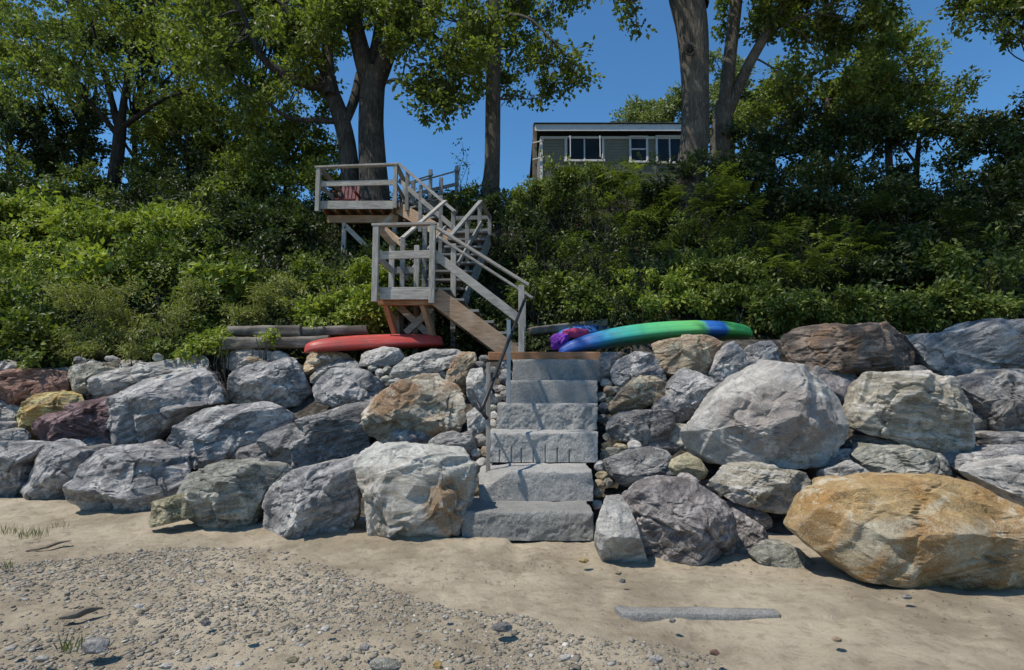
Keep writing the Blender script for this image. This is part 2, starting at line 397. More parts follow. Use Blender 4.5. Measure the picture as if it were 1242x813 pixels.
def sandz(X, Y):
    P = np.stack([X * .8, Y * .8, X * 0], -1).reshape(-1, 3)
    Q = np.stack([X * 5, Y * 5, X * 0 + 3], -1).reshape(-1, 3)
    z = fbm(P, 3, 21).reshape(X.shape) * .022 + fbm(Q, 4, 31, .6).reshape(X.shape) * .012
    yb = Yb(X); d = (Y - yb)
    z = z + .05 * np.exp(-((d + .1) / .35) ** 2) * (X < 0) 
    return z * np.exp(-(np.abs(X) / 30) ** 2)
xs = np.concatenate([[-900, -200, -60, -25, -14], np.linspace(-9, 9, 361), [14, 25, 60, 200, 900]])
ys = np.concatenate([[-900, -100, -20, -6], np.linspace(1, 7, 300), [7.5, 9], [12, 40, 900]])
grid(0, 0, xs, 0, 0, 0, sandz, 'sandy_beach', SAND, ys)
grid(0, 0, np.concatenate([[-60,-40,-25], np.linspace(-16, 16, 220), [25,40,60]]), 0, 0, 0, lambda X, Y: Hh(X, Y), 'bank_ground', SOIL, np.linspace(4.9, 10.0, 70))
def hillz(X, Y): return Hh(X, Y) + .012
grid(0, 0, np.concatenate([[-60,-40,-25], np.linspace(-18, 18, 150), [25,40,60]]), 0, 0, 0, hillz, 'bluff_slope', HILL, np.concatenate([np.linspace(9.7, 20, 70), [24, 30, 45, 70]]))

# ------------------------------------------------------------------ rocks
_ico = {}
def ico(n):
    if n not in _ico:
        bm = bmesh.new(); bmesh.ops.create_icosphere(bm, subdivisions=n, radius=1)
        _ico[n] = (np.array([v.co[:] for v in bm.verts]), np.array([[v.index for v in f.verts] for f in bm.faces])); bm.free()
    return _ico[n]
VW = {'A': (0, 400, 3.128), 'B': (300, 400, 3.128), 'C': (700, 380, 2.54), 'D': (940, 370, 2.197), 'G': (700, 420, 3.125), 'H': (540, 420, 4.52), 'P': (0, 0, 1), 'K': (240, 370, 3.88)}
def pix(view, pts):
    ox, oy, s = VW[view]; return [(ox + x / s, oy + y / s) for x, y in pts]
def autoY(px, py):
    x = (px - 621) / F * 6.5
    for _ in range(4):
        yb = float(Yb(x)); s = .66 + .10 * min(max((x - 1) / 2, 0), 1)
        g = (470.5 - py) / F
        Y = (CAMH + s * yb) / max(s - g, .2); x = (px - 621) / F * Y
    return min(Y, 9.0)
def facet(p, s, a, b):
    # fractured look: every cell of the stone is a tilted chip with a hard rim
    f = np.floor(p).astype(np.int64); d1 = np.full(len(p), 9.0); d2 = d1.copy(); idv = np.zeros(len(p)); tl = np.zeros(len(p))
    for i in (-1, 0, 1):
        for j in (-1, 0, 1):
            for k in (-1, 0, 1):
                x, y, z = f[:, 0] + i, f[:, 1] + j, f[:, 2] + k
                v = p - np.stack([x + _h(x, y, z, s), y + _h(x, y, z, s + 1), z + _h(x, y, z, s + 2)], 1)
                d = np.linalg.norm(v, axis=1); t = v[:, 0] * (_h(x, y, z, s + 4) - .5) + v[:, 1] * (_h(x, y, z, s + 5) - .5) + v[:, 2] * (_h(x, y, z, s + 6) - .5)
                n = d < d1
                d2 = np.where(n, d1, np.minimum(d2, d)); idv = np.where(n, _h(x, y, z, s + 3), idv); tl = np.where(n, t, tl); d1 = np.where(n, d, d1)
    return ((idv - .5) * a + tl * b) * np.clip((d2 - d1) * 14, 0, 1)
def rock(label, mat, pts, Y=None, e=.62, T=None, sub=None, seed=None, planes=10, extra=(), rough=1.0, name='boulder', group=None, dY=0, cat='rock', under=0, tilt=.5):
    """pts: outline seen from the beach; the body is swept round it to a depth of its own"""
    global _rs
    if seed is None: _rs += 1; seed = _rs
    rg = np.random.default_rng(seed * 13 + 5)
    P = np.array(pts, float)
    c = P.mean(0); c = (c + (P.min(0) + P.max(0)) / 2) / 2
    base_ = False
    if Y is None:
        Y = autoY(c[0], c[1]) + .12 + dY
        if P[:, 1].max() > 598 and name == 'boulder':     # stands on the sand
            yg = CAMH * F / (P[:, 1].max() - 470.5); hh = np.ptp(P[:, 1]) / F * yg; ww = np.ptp(P[:, 0]) / F * yg
            base_ = True; Y = yg + .72 * (T or (.43 * min(ww, hh) + .08 * max(ww, hh))) + dY
    W3 = np.array([at(px, py, Y)[:] for px, py in P]); C3 = np.array(at(c[0], c[1], Y)[:])
    Q = (W3 - C3)[:, [0, 2]] * 1.055
    if base_: lo = Q[:, 1] < 0; Q[lo, 1] *= 1.28; Q[lo, 0] *= 1.03      # the foot is sunk in the sand
    w_, h_ = np.ptp(Q[:, 0]), np.ptp(Q[:, 1]); size = math.sqrt(w_ * h_)
    if T is None: T = .43 * min(w_, h_) + .08 * max(w_, h_)
    f_ = 1 - .8 * T / Y; Q = Q * f_; w_ *= f_; h_ *= f_
    if sub is None: sub = 6 if size > .6 else 5 if size > .22 else 4
    V, Fc = ico(sub)
    # even out point density for flat shapes
    S = np.array([w_ / size, T / size, h_ / size]); 
    d = V * S; d /= np.linalg.norm(d, axis=1)[:, None]
    th = np.arctan2(d[:, 2], d[:, 0] ); rho = np.hypot(d[:, 0], d[:, 2])
    tht = np.linspace(-math.pi, math.pi, 721); rad = np.zeros(721)
    A, B = Q, np.roll(Q, -1, 0)
    for i, t in enumerate(tht):
        u = np.array([math.cos(t), math.sin(t)]); E = B - A
        den = u[0] * E[:, 1] - u[1] * E[:, 0]; den = np.where(abs(den) < 1e-9, 1e-9, den)
        tt = (A[:, 0] * E[:, 1] - A[:, 1] * E[:, 0]) / den
        ss = (A[:, 0] * u[1] - A[:, 1] * u[0]) / den
        ok = (tt > 0) & (ss >= -1e-6) & (ss <= 1 + 1e-6)
        rad[i] = tt[ok].max() if ok.any() else size * .4
    rad = np.convolve(np.concatenate([rad[-7:], rad, rad[:7]]), np.ones(7) / 7, 'same')[7:-7]
    r = np.interp(th, tht, rad)
    al = np.arctan2(d[:, 1] / S[1] * 1.0, rho)  # latitude
    al = np.arctan2(V[:, 1], np.hypot(V[:, 0], V[:, 2]))
    th2 = np.arctan2(V[:, 2] * h_, V[:, 0] * w_); r = np.interp(th2, tht, rad)
    cr = np.cos(al) ** e; sy = np.sign(al) * np.abs(np.sin(al)) ** e
    p = np.stack([r * cr * np.cos(th2), T * sy, r * cr * np.sin(th2)], 1)
    # chisel: planes cut mostly off the front and the back
    PL = []
    for k in range(planes):
        a = rg.uniform(0, 2 * math.pi); q = rg.uniform(.35, 1.05)
        n = np.array([math.cos(a) * q, -1.0, math.sin(a) * q]); n /= np.linalg.norm(n); PL.append((n, rg.uniform(.73, .91)))
    for k in range(4):
        a = rg.uniform(0, 2 * math.pi); n = np.array([math.cos(a), rg.uniform(.3, 1), math.sin(a)]); n /= np.linalg.norm(n); PL.append((n, rg.uniform(.7, .9)))
    n = np.array([rg.uniform(-.25, .25), -tilt - rg.uniform(0, .2), 1.0]); PL.append((n / np.linalg.norm(n), rg.uniform(.84, .93)))
    if under: n = np.array([rg.uniform(-.2, .2), -1.0, -under]); PL.append((n / np.linalg.norm(n), rg.uniform(.72, .8)))
    for n, o in extra: n = np.array(n, float); PL.append((n / np.linalg.norm(n), o))
    wob = fbm(p / size * 2.3 + seed, 3, seed) * .010 * size
    for n, o in PL:
        sup = np.percentile(p @ n, 99.7) * o
        dd = p @ n + wob - sup; m = dd > 0
        p[m] -= n[None] * (dd[m] * .97)[:, None]
    nr = p / np.maximum(np.linalg.norm(p, axis=1), 1e-6)[:, None] * np.array([1, .9, 1])
    nr[:, 1] -= .25 * (p[:, 1] < 0)
    sc = p / size
    wp = sc + .03 * np.stack([fbm(sc * 3 + 9, 2, seed + 2), fbm(sc * 3 + 3, 2, seed + 3), fbm(sc * 3 + 5, 2, seed + 4)], 1)
    disp = facet(wp * 2.1 + seed * .37, seed, .035, .15) + facet(wp * 5.0 + seed, seed + 11, .012, .065)
    ang = rg.uniform(-.6, .6); st = sc[:, 2] * math.cos(ang) + sc[:, 0] * math.sin(ang) + .12 * sc[:, 1]
    q = st * 7 + fbm(sc * 2 + seed, 2, seed + 6) * .8; fr = q - np.floor(q)
    lay = _h(np.floor(q).astype(np.int64), np.zeros(len(q), np.int64), np.zeros(len(q), np.int64), seed) - .5
    msk = np.clip(fbm(sc * 1.7 + seed * 2, 2, seed + 8) + .35, 0, 1)
    disp += lay * .035 * msk * np.clip(np.minimum(fr, 1 - fr) * 9, 0, 1)
    disp += fbm(sc * 5 + seed, 5, seed + 9, .6) * .007 + fbm(np.stack([sc[:, 0] * 3, sc[:, 1] * 3, st * 22], 1) + seed, 3, seed + 7, .6) * .008
    rid = 1 - np.abs(fbm(sc * 2.6 + seed, 4, seed + 15, .5)); disp -= np.clip(rid - .90, 0, 1) * .22
    p = p + nr * (disp * size * rough * (.42 + .58 * np.abs(V[:, 1]) ** .7))[:, None]
    o = link(name, np_mesh(name, p, Fc, sub < 5), RM[mat], None, C3)
    return tag(o, label, cat, group)
_rs = 0
exec_rocks = []
def rk(*a, **k): exec_rocks.append((a, k))
A = lambda *p: pix('A', p)
B = lambda *p: pix('B', p)
C = lambda *p: pix('C', p)
D = lambda *p: pix('D', p)
G = lambda *p: pix('G', p)
Hc = lambda *p: pix('H', p)
# --- left bank, from the back row to the sand
rk('pale grey rock at the far left end of the wall, under the bushes', 'light', A((-60,130),(0,122),(40,114),(90,142),(110,180),(40,200),(-60,190)))
rk('long red-brown boulder lying on the far left wall top', 'brown', A((-90,170),(0,165),(120,150),(200,150),(268,165),(262,225),(210,262),(150,262),(95,295),(0,270),(-90,275)))
rk('small grey rock behind the red-brown boulder', 'light', A((190,165),(220,148),(262,142),(290,160),(270,200),(210,200)), dY=.25)
rk('pointed light grey boulder beside the red-brown boulder', 'green', A((240,205),(268,145),(330,114),(400,130),(460,152),(430,190),(370,230),(340,250),(285,242)), T=.3)
rk('flat grey rock behind the pointed light grey boulder', 'light', A((385,128),(430,120),(490,113),(540,118),(555,145),(520,170),(440,170)), dY=.3)
rk('long pale grey boulder sloping down below the bushes on the left', 'light', A((322,245),(340,200),(420,170),(540,140),(640,130),(690,110),(800,82),(855,78),(872,110),(850,170),(740,215),(620,235),(520,265),(430,290),(350,282)), e=.7, tilt=.9)
rk('large dark blue-grey slanted boulder above the paler lower ones, left side', 'blue', A((365,315),(440,272),(520,235),(600,190),(680,182),(720,150),(840,132),(872,200),(870,278),(790,290),(740,330),(660,395),(610,445),(550,446),(470,425),(430,415),(390,370)), e=.55, under=.5)
rk('yellow ochre boulder between the red-brown and the maroon rocks', 'yellow', A((88,290),(130,252),(180,238),(260,230),(320,252),(352,272),(345,310),(280,350),(200,380),(165,410),(125,424),(88,385),(72,340)), T=.34, tilt=.8)
rk('maroon boulder leaning against the yellow boulder', 'maroon', A((150,372),(200,320),(300,288),(430,250),(500,248),(500,320),(450,380),(440,425),(400,445),(330,438),(230,432),(180,415)), dY=-.05)
rk('grey rock at the left edge below the red-brown boulder', 'light', A((-80,268),(0,266),(60,280),(88,300),(75,350),(82,378),(0,390),(-80,390)))
rk('small wedge of grey stone below the yellow boulder', 'light', A((5,400),(15,384),(50,374),(82,380),(108,412),(90,432),(20,432)))
rk('grey layered boulder at the left edge of the sand', 'blue', A((-110,430),(0,426),(100,424),(190,430),(180,470),(140,505),(132,570),(90,622),(0,636),(-110,640)), seed=901)
rk('squarish blue-grey boulder on the sand, second from the left', 'blue', A((125,570),(132,520),(180,432),(215,420),(290,438),(352,455),(360,500),(335,560),(318,600),(314,645),(220,648),(130,645)), e=.5)
rk('dark chunk wedged behind the squarish blue-grey boulder', 'slate', A((330,445),(380,435),(430,440),(400,480),(360,510),(330,500)), dY=.25)
rk('big cracked blue-grey boulder on the sand, left of the small wedge stone', 'blue', A((310,600),(350,505),(400,450),(460,420),(520,425),(600,458),(650,488),(655,510),(735,530),(722,590),(700,630),(610,650),(560,696),(500,690),(420,670),(330,674),(320,640)), e=.6)
rk('small tan wedge stone lying on the sand', 'olive', A((538,748),(580,655),(640,635),(702,618),(722,650),(738,705),(690,725)), T=.16, Y=5.68)
rk('blue-grey boulder with a pale crack, in the middle of the left wall', 'blue', A((638,462),(665,400),(735,320),(800,290),(900,276),(1001,272),(1080,262),(1128,312),(1118,350),(1028,405),(980,460),(905,480),(800,508),(740,528),(690,518),(645,492)), e=.55)
rk('flat dark slab wedged above the green-grey boulder', 'slate', A((900,470),(940,456),(1018,448),(1060,500),(1080,520),(1000,525),(905,495)), T=.2)
rk('green-grey boulder on the sand, beside the small wedge stone', 'green', A((700,640),(705,590),(730,540),(800,505),(860,493),(938,495),(1068,513),(1090,545),(1030,600),(985,695),(930,730),(870,756),(790,715),(740,695)), e=.6, under=.7)
rk('dark grey boulder under the white stone, left of the canoe end', 'blue', B((-80,272),(-60,190),(-30,160),(60,118),(90,132),(150,115),(215,98),(224,150),(248,240),(205,285),(160,292),(60,275),(-40,280)), e=.6, tilt=.8)
rk('grey slab below the stacked timbers', 'light', B((-100,130),(-85,95),(0,72),(90,82),(100,110),(60,130),(-30,165)), tilt=.9)
rk('small white angular stone near the left end of the red canoe', 'white', B((85,122),(100,88),(118,80),(150,93),(168,112),(135,132)), T=.12, tilt=.9)
rk('flat tan-grey rock under the bow of the red canoe', 'tan', B((222,135),(230,84),(300,76),(380,93),(405,116),(350,135),(280,158),(228,178)), tilt=1.0)
rk('dark grey rounded boulder, above the slanted slab', 'blue', B((248,220),(242,185),(310,143),(400,148),(500,158),(524,185),(512,242),(460,268),(400,284),(345,298),(280,268)), e=.65)
rk('grey gneiss stone behind the dark rounded boulder', 'light', B((228,190),(270,150),(350,122),(410,118),(440,150),(360,190),(260,215)), dY=.1)
rk('bluish white boulder in front of the red canoe', 'light', B((402,115),(450,84),(520,64),(575,72),(592,105),(548,140),(460,142),(408,135)), tilt=.9)
rk('large pale flat boulder in front of the blunt end of the red canoe', 'light', B((540,160),(600,108),(700,78),(800,78),(818,95),(792,138),(725,165),(640,182),(578,200)), e=.6, tilt=1.0)
rk('cracked grey-brown rock beside the top of the steps', 'tan', B((765,150),(812,84),(862,88),(870,118),(838,150),(850,210),(832,255),(785,240),(755,190)), T=.3)
rk('rounded orange-brown boulder above the cream block, left of the steps', 'rust', B((438,320),(478,262),(560,212),(650,178),(725,163),(792,200),(817,250),(833,330),(827,378),(782,428),(700,438),(600,434),(500,424),(468,400),(443,370)), e=.68, T=.36, under=.6, sub=6)
rk('slanted dark grey slab under the orange-brown boulder', 'slate', B((58,412),(100,383),(230,333),(330,298),(430,276),(480,290),(480,350),(470,395),(466,445),(402,484),(320,494),(230,522),(150,518),(108,503),(82,452)), e=.55, sub=6)
rk('dark grey boulder on the sand, beside the cream block', 'blue', B((28,750),(68,630),(108,580),(190,528),(310,498),(440,468),(450,520),(442,580),(436,690),(400,728),(290,778),(180,762),(100,752)), e=.6, sub=6)
rk('large cream block on the sand with a rusty streak, left of the steps', 'cream', B((435,590),(428,520),(438,463),(490,440),(550,428),(700,438),(852,468),(864,500),(862,600),(834,680),(812,730),(700,742),(600,756),(550,766),(495,788),(478,750),(474,670),(455,620)), e=.42, T=.38, tilt=.75, planes=5, sub=6)
rk('grey upright rock between the orange-brown boulder and the steps', 'light', Hc((120,180),(140,130),(205,120),(222,180),(260,270),(292,300),(250,350),(200,380),(150,330),(120,270)), T=.28)
rk('grey rock lower in the gap beside the steps', 'light', Hc((118,370),(160,340),(215,390),(225,440),(180,500),(150,530),(125,450)), T=.2)
rk('shaded dark boulder under the orange-brown boulder', 'slate', B((690,480),(720,420),(800,400),(850,380),(868,440),(862,490),(780,500)), T=.25, dY=.1)
# --- right bank
rk('blue-shaded squared stone at the top right corner of the steps', 'slate', C((68,140),(80,122),(130,122),(146,140),(120,180),(104,222),(70,215)), T=.2)
rk('bluish boulder with pale streaks beside the top step', 'blue', C((103,180),(120,148),(180,118),(232,128),(266,165),(272,205),(215,205),(150,235),(113,218)), e=.7)
rk('tan pointed boulder below the bluish streaked boulder', 'tan', C((92,285),(130,243),(180,198),(240,193),(296,225),(282,252),(232,275),(180,305),(110,314)), e=.7)
rk('wide orange-brown boulder under the green kayak', 'tan', C((190,115),(250,88),(340,73),(400,68),(458,100),(455,145),(402,200),(340,200),(270,190),(235,150)), e=.7, tilt=.8)
rk('grey boulder right of the tan pointed boulder', 'blue', C((278,245),(290,215),(330,168),(360,178),(418,198),(426,232),(384,295),(340,325),(300,335),(282,290)), e=.6)
rk('dark stone wedged between the grey boulder and the slab', 'slate', C((230,295),(260,255),(290,250),(330,320),(300,360),(280,350),(235,310)), dY=.15)
rk('blue-shaded narrow boulder behind the huge pale boulder', 'blue', C((405,185),(450,98),(475,88),(502,120),(520,165),(480,210),(440,235),(412,220)), dY=.1)
rk('blue-shaded boulder with a notched top, behind the huge pale boulder', 'blue', C((498,125),(520,105),(560,90),(600,84),(622,130),(630,165),(560,180),(505,180)), dY=.2)
rk('huge pale grey boulder with a pinkish brown face, right of the steps', 'pale', C((278,382),(310,348),(400,268),(470,198),(530,148),(580,138),(680,150)) + D((70,168),(132,208),(172,250),(181,300),(177,362),(132,420),(60,440)) + C((740,472),(610,482),(540,470),(410,468),(370,444),(310,414)), Y=6.15, e=.66, T=.62, tilt=.9, under=.6, sub=6, extra=[((-.5,-.5,.75),.86)], rough=.7)
rk('grey blocky slab between the tan boulder and the pebbles', 'slate', C((78,345),(130,308),(200,298),(285,298),(296,340),(280,388),(200,405),(120,388),(84,364)), e=.5)
rk('dark wavy slab above the purple-grey boulder', 'slate', C((88,455),(150,428),(230,412),(275,422),(300,480),(310,515),(250,528),(190,540),(130,522),(98,495)), e=.6)
rk('round olive boulder wedged beside the huge pale boulder', 'olive', C((275,472),(298,440),(340,430),(378,450),(400,485),(388,510),(330,516),(298,508)), e=.9, rough=.5, planes=3)
rk('small white stone beside the third step', 'white', C((42,568),(60,543),(115,513),(148,535),(122,568),(75,594)), T=.12, dY=-.2)
rk('pale grey upright boulder on the sand, right beside the bottom step', 'light', C((48,640),(55,598),(90,568),(140,563),(162,600),(182,660),(210,742),(130,762),(80,745),(52,692)), T=.3, e=.75, rough=.6)
rk('big purple-grey boulder on the sand, right of the steps', 'purple', C((118,562),(170,528),(270,508),(370,513),(432,565),(458,620),(468,690),(400,716),(340,752),(270,754),(230,740),(190,705),(165,625)), e=.58, T=.5, sub=6)
rk('dark pointed boulder at the right end of the purple-grey boulder', 'purple', C((445,630),(470,593),(540,638),(574,670),(564,705),(520,726),(455,715)), T=.26, seed=77)
rk('dark slab in the shade behind the dark pointed boulder', 'slate', C((470,585),(530,580),(580,620),(600,660),(560,690),(490,650)), Y=5.75, T=.2)
rk('long flat layered rock under the huge pale boulder', 'strat', C((398,495),(470,468),(550,460),(620,478),(700,488),(728,520),(690,565),(640,610),(560,606),(470,575),(408,535)), e=.6, Y=5.75, T=.3)
rk('dark small rock between the layered rock and the orange boulder', 'slate', C((695,480),(740,468),(768,500),(770,545),(720,560)), dY=.1)
rk('dark brown flat boulder on the wall top at the right', 'black', D((0,155),(8,105),(70,58),(130,48),(260,53),(322,88),(372,120),(382,150),(352,180),(250,185),(140,190),(60,175)), e=.6)
rk('long blue-shaded boulder with a pale patch at the top right edge', 'blue', D((318,90),(360,78),(450,75),(540,43),(664,38),(780,60),(780,180),(664,185),(560,182),(440,200),(378,165)), e=.6)
rk('dark layered boulder at the right edge, under the blue-shaded one', 'slate', D((460,205),(560,172),(664,170),(800,180),(800,345),(664,350),(560,350),(530,290),(498,250)), e=.55)
rk('pale layered boulder with long creases, right of the huge pale boulder', 'strat', D((155,215),(185,178),(300,178),(430,183),(478,215),(498,250),(537,310),(540,362),(512,394),(430,400),(360,384),(290,354),(180,324),(170,280)), Y=6.3, e=.6, T=.42, under=.5, sub=6)
rk('flat grey rock above the orange boulder', 'green', D((195,395),(240,368),(340,378),(430,398),(460,430),(440,460),(330,470),(250,470),(225,442)), Y=6.0, T=.3)
rk('small speckled rock at the left of the flat grey rock', 'light', D((125,440),(190,413),(238,440),(240,470),(170,485),(130,480)), Y=5.75, T=.2)
rk('dark rock in the gap under the pale layered boulder', 'slate', D((170,340),(250,350),(340,370),(380,400),(300,410),(200,410)), Y=6.35, T=.3)
rk('dark rock in the gap under the huge pale boulder', 'slate', D((100,420),(150,390),(200,380),(220,430),(180,470),(110,470)), Y=6.1, T=.25)
rk('blue-shaded flat slab behind the orange boulder, right side', 'blue', D((440,400),(520,395),(600,375),(780,370),(780,430),(600,450),(500,450)), Y=6.1, T=.35)
rk('blue-shaded slab deeper in the wall, right edge', 'slate', D((540,340),(640,335),(780,335),(780,400),(640,400),(560,390)), Y=6.4, T=.35)
rk('speckled light grey boulder at the right edge beside the orange boulder', 'light', D((500,445),(560,418),(664,407),(780,405),(820,500),(780,600),(664,570),(590,500)), Y=5.15, e=.65, T=.4)
rk('huge orange and tan boulder lying on the sand at the right', 'orange', D((38,600),(60,520),(95,483),(200,463),(300,448),(430,438),(500,458),(560,488),(640,528),(720,568),(780,650),(780,750),(664,762),(560,756),(400,736),(290,710),(180,695),(120,655),(78,630)), e=.72, T=.52, tilt=1.1, under=.55, sub=6, rough=.6, planes=7, dY=.08)
rk('flat pale stone half buried in the sand by the orange boulder', 'green', pix('P', [(905,668),(925,655),(962,662),(985,680),(996,704),(965,708),(930,694)]), Y=4.75, T=.22, e=.8, tilt=1.6)
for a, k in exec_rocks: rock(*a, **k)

# small stones packed between the boulders and the steps
def stone(px, py, wp, hp, mat, label, group=None, dY=0, sub=4, Y=None, name='stone', seed=None, rough=.8):
    n = 9; rg = random.Random(int(px * 31 + py * 7))
    pts = [(px + wp / 2 * math.cos(t) * rg.uniform(.82, 1.05), py + hp / 2 * math.sin(t) * rg.uniform(.82, 1.05)) for t in [k * 2 * math.pi / n for k in range(n)]]
    Yv = Y if Y is not None else autoY(px, py) + .2 + dY
    return rock(label, mat, pts, Y=Yv, sub=sub, planes=5, e=.8, rough=rough, name=name, group=group, cat='stone', T=.45 * min(wp, hp) / F * Yv + .01)
stone(769, 541, 20, 15, 'white', 'round white pebble resting beside the fourth step', dY=-.15)
for i, (x, y, a, b, m) in enumerate([(745,535,18,12,'tan'),(742,548,20,13,'green'),(752,543,18,12,'tan'),(735,541,12,11,'olive'),(733,553,12,12,'tan'),(737,530,14,10,'green'),(728,566,16,16,'light'),(731,577,20,12,'olive'),(727,588,16,14,'tan'),(738,585,14,10,'green'),(724,612,14,12,'white'),(729,482,16,12,'green'),(739,474,16,14,'tan'),(733,495,16,14,'slate'),(731,508,15,12,'slate'),(742,486,16,12,'olive'),(748,473,14,10,'green'),(735,465,16,12,'light'),(757,553,16,10,'slate'),(725,598,12,12,'tan')]):
    stone(x, y, a, b, m, 'small stone packed between the right ends of the steps and the boulders', 'small stones beside the right side of the steps', dY=.05)
for i, (x, y, a, b, m) in enumerate([(598,452,22,15,'slate'),(606,472,20,12,'slate'),(609,442,16,14,'blue'),(600,484,20,12,'light'),(612,480,14,14,'slate'),(594,466,18,14,'slate'),(583,535,18,16,'light'),(589,548,14,14,'tan'),(577,549,15,12,'light'),(585,562,16,14,'light'),(597,515,13,14,'white'),(599,505,12,12,'light'),(598,496,14,10,'green'),(586,520,16,12,'tan'),(576,568,14,16,'slate'),(586,578,14,14,'light'),(580,445,18,16,'slate'),(588,436,16,12,'slate'),(574,460,16,16,'slate'),(611,460,16,14,'slate'),(575,593,14,18,'tan'),(613,452,12,10,'blue')]):
    stone(x, y, a, b, m, 'small stone packed in the gap left of the steps', 'small stones beside the left side of the steps', dY=.05)
for i, (x, y, a, b) in enumerate([(452,447,12,9),(461,452,13,10),(470,449,12,10),(478,455,13,9),(468,460,14,9),(476,464,12,9),(457,460,10,8),(483,462,12,9)]):
    stone(x, y, a, b, 'light' if i % 2 else 'green', 'small pale rubble stone between the pale flat boulder and the dark rounded one', 'rubble stones below the red canoe')
for i in range(20):
    x = random.uniform(30, 1150); y = 436 + random.uniform(-3, 5) + (-8 if x > 800 else 0)
    if 560 < x < 740: continue
    stone(x, y, random.uniform(10, 22), random.uniform(7, 12), random.choice(['slate', 'green', 'light', 'tan']), 'small stone lying along the top of the boulder wall', 'small stones along the wall top', Y=8.6 + random.uniform(-.1, .5))

# dark filler stones deep in the wall so gaps read as stacked rock
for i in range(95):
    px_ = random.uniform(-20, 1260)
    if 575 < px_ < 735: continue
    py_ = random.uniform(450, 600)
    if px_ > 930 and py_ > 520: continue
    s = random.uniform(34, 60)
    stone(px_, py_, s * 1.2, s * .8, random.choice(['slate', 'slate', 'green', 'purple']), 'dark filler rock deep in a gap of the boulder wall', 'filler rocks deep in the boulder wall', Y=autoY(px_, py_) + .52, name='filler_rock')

# ------------------------------------------------------------------ granite steps
def slab(l, r, top, bot, Y, deep, label, seed, drill=False, chip=0, rough=1.0):
    a = at(l, bot, Y); b = at(r, top, Y)
    x0, x1, z0, z1 = a.x, b.x, a.z, b.z
    nx, ny, nz = 170, 24, 30
    bm = bmesh.new(); bmesh.ops.create_cube(bm, size=1)
    bm.free()
    pts = {}; V = []; Fc = []
    def vid(i, j, k):
        if (i, j, k) not in pts: pts[(i, j, k)] = len(V); V.append((i / nx, j / ny, k / nz))
        return pts[(i, j, k)]
    for i in range(nx):
        for k in range(nz):
            Fc.append([vid(i, 0, k), vid(i + 1, 0, k), vid(i + 1, 0, k + 1), vid(i, 0, k + 1)])
    for i in range(nx):
        for j in range(ny):
            Fc.append([vid(i, j, nz), vid(i + 1, j, nz), vid(i + 1, j + 1, nz), vid(i, j + 1, nz)])
    for k in range(nz):
        for j in range(ny):
            Fc.append([vid(0, j + 1, k), vid(0, j, k), vid(0, j, k + 1), vid(0, j + 1, k + 1)])
            Fc.append([vid(nx, j, k), vid(nx, j + 1, k), vid(nx, j + 1, k + 1), vid(nx, j, k + 1)])
    V = np.array(V); U = V.copy()
    P = np.stack([x0 + (x1 - x0) * V[:, 0], Y + deep * V[:, 1], z0 + (z1 - z0) * V[:, 2]], 1)
    front = U[:, 1] < 1e-6; topm = U[:, 2] > 1 - 1e-6
    n = fbm(P * 7 + seed, 5, seed, .6); n2 = fbm(P * np.array([3, 3, 3]) + seed, 3, seed + 5)
    d1, d2, idv = worley(P * 6 + seed, seed)
    P[:, 1] += np.where(front, (n * .009 + n2 * .006 + (idv - .5) * .014 * np.clip((d2 - d1) * 4, 0, 1)) * rough, 0)
    P[:, 2] += np.where(topm, n * .004 + n2 * .005, 0)
    # worn arrises
    ed = np.exp(-((1 - U[:, 2]) * (z1 - z0) / .018)) * np.exp(-U[:, 1] * deep / .018)
    P[:, 1] += ed * (.008 + .010 * np.abs(n)); P[:, 2] -= ed * (.006 + .008 * np.abs(n))
    for sx, xv in ((0, 0), (1, 1)):
        e_ = np.exp(-(np.abs(U[:, 0] - xv) * (x1 - x0) / .03)); P[:, 1] += e_ * (.006 + .012 * np.abs(n)) * (1 - U[:, 1]); P[:, 0] += e_ * n * .012
    if chip:   # bevelled upper left corner
        q = (U[:, 0] / chip + (1 - U[:, 2]) / .75); m = np.clip(1 - q, 0, 1)
        P[:, 1] += m * .20 * (1 - U[:, 1]); P[:, 2] -= m * .03
    if drill:
        for xx in (.10, .21, .30, .41, .52, .63, .74):
            g = np.exp(-(((U[:, 0] - xx) * (x1 - x0)) / .006) ** 2) * (U[:, 2] < .48 + .08 * math.sin(xx * 40)); P[:, 1] += g * .020 * front
    me = np_mesh('granite_step', P - np.array([(x0 + x1) / 2, Y, z0]), Fc)
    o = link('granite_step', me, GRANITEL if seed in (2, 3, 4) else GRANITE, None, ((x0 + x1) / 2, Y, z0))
    return tag(o, label, 'step')
slab(560, 719, 621, 656, 5.35, .75, 'dark bottom granite step lying on the sand', 1)
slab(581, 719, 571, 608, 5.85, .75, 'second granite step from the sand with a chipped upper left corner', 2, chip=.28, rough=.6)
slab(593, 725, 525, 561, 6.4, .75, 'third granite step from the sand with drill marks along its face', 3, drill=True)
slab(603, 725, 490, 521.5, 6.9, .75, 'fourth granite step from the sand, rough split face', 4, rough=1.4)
slab(614, 725, 461.5, 490, 7.4, .7, 'fifth granite step from the sand, smooth face partly shaded', 5, rough=.3)
slab(622, 728, 436, 462, 7.9, .6, 'top granite step just under the timber sill', 6, rough=.3)
m = MB(); a = at(592, 432, 8.2); b = at(729, 432, 8.2); m.bar((a.x, 8.3, a.z), (b.x, 8.3, b.z), .2, .12, .008)
tag(m.build('timber_sill', WOODR, origin=((a.x + b.x) / 2, 8.2, a.z - .06)), 'reddish brown timber sill across the top of the granite steps', 'timber')
m = MB(); a = at(615, 424, 8.6); b = at(735, 424, 8.6)
for k in range(6): m.box(((a.x + b.x) / 2, 8.5 + k * .15, 1.885), (b.x - a.x + .1, .135, .03))
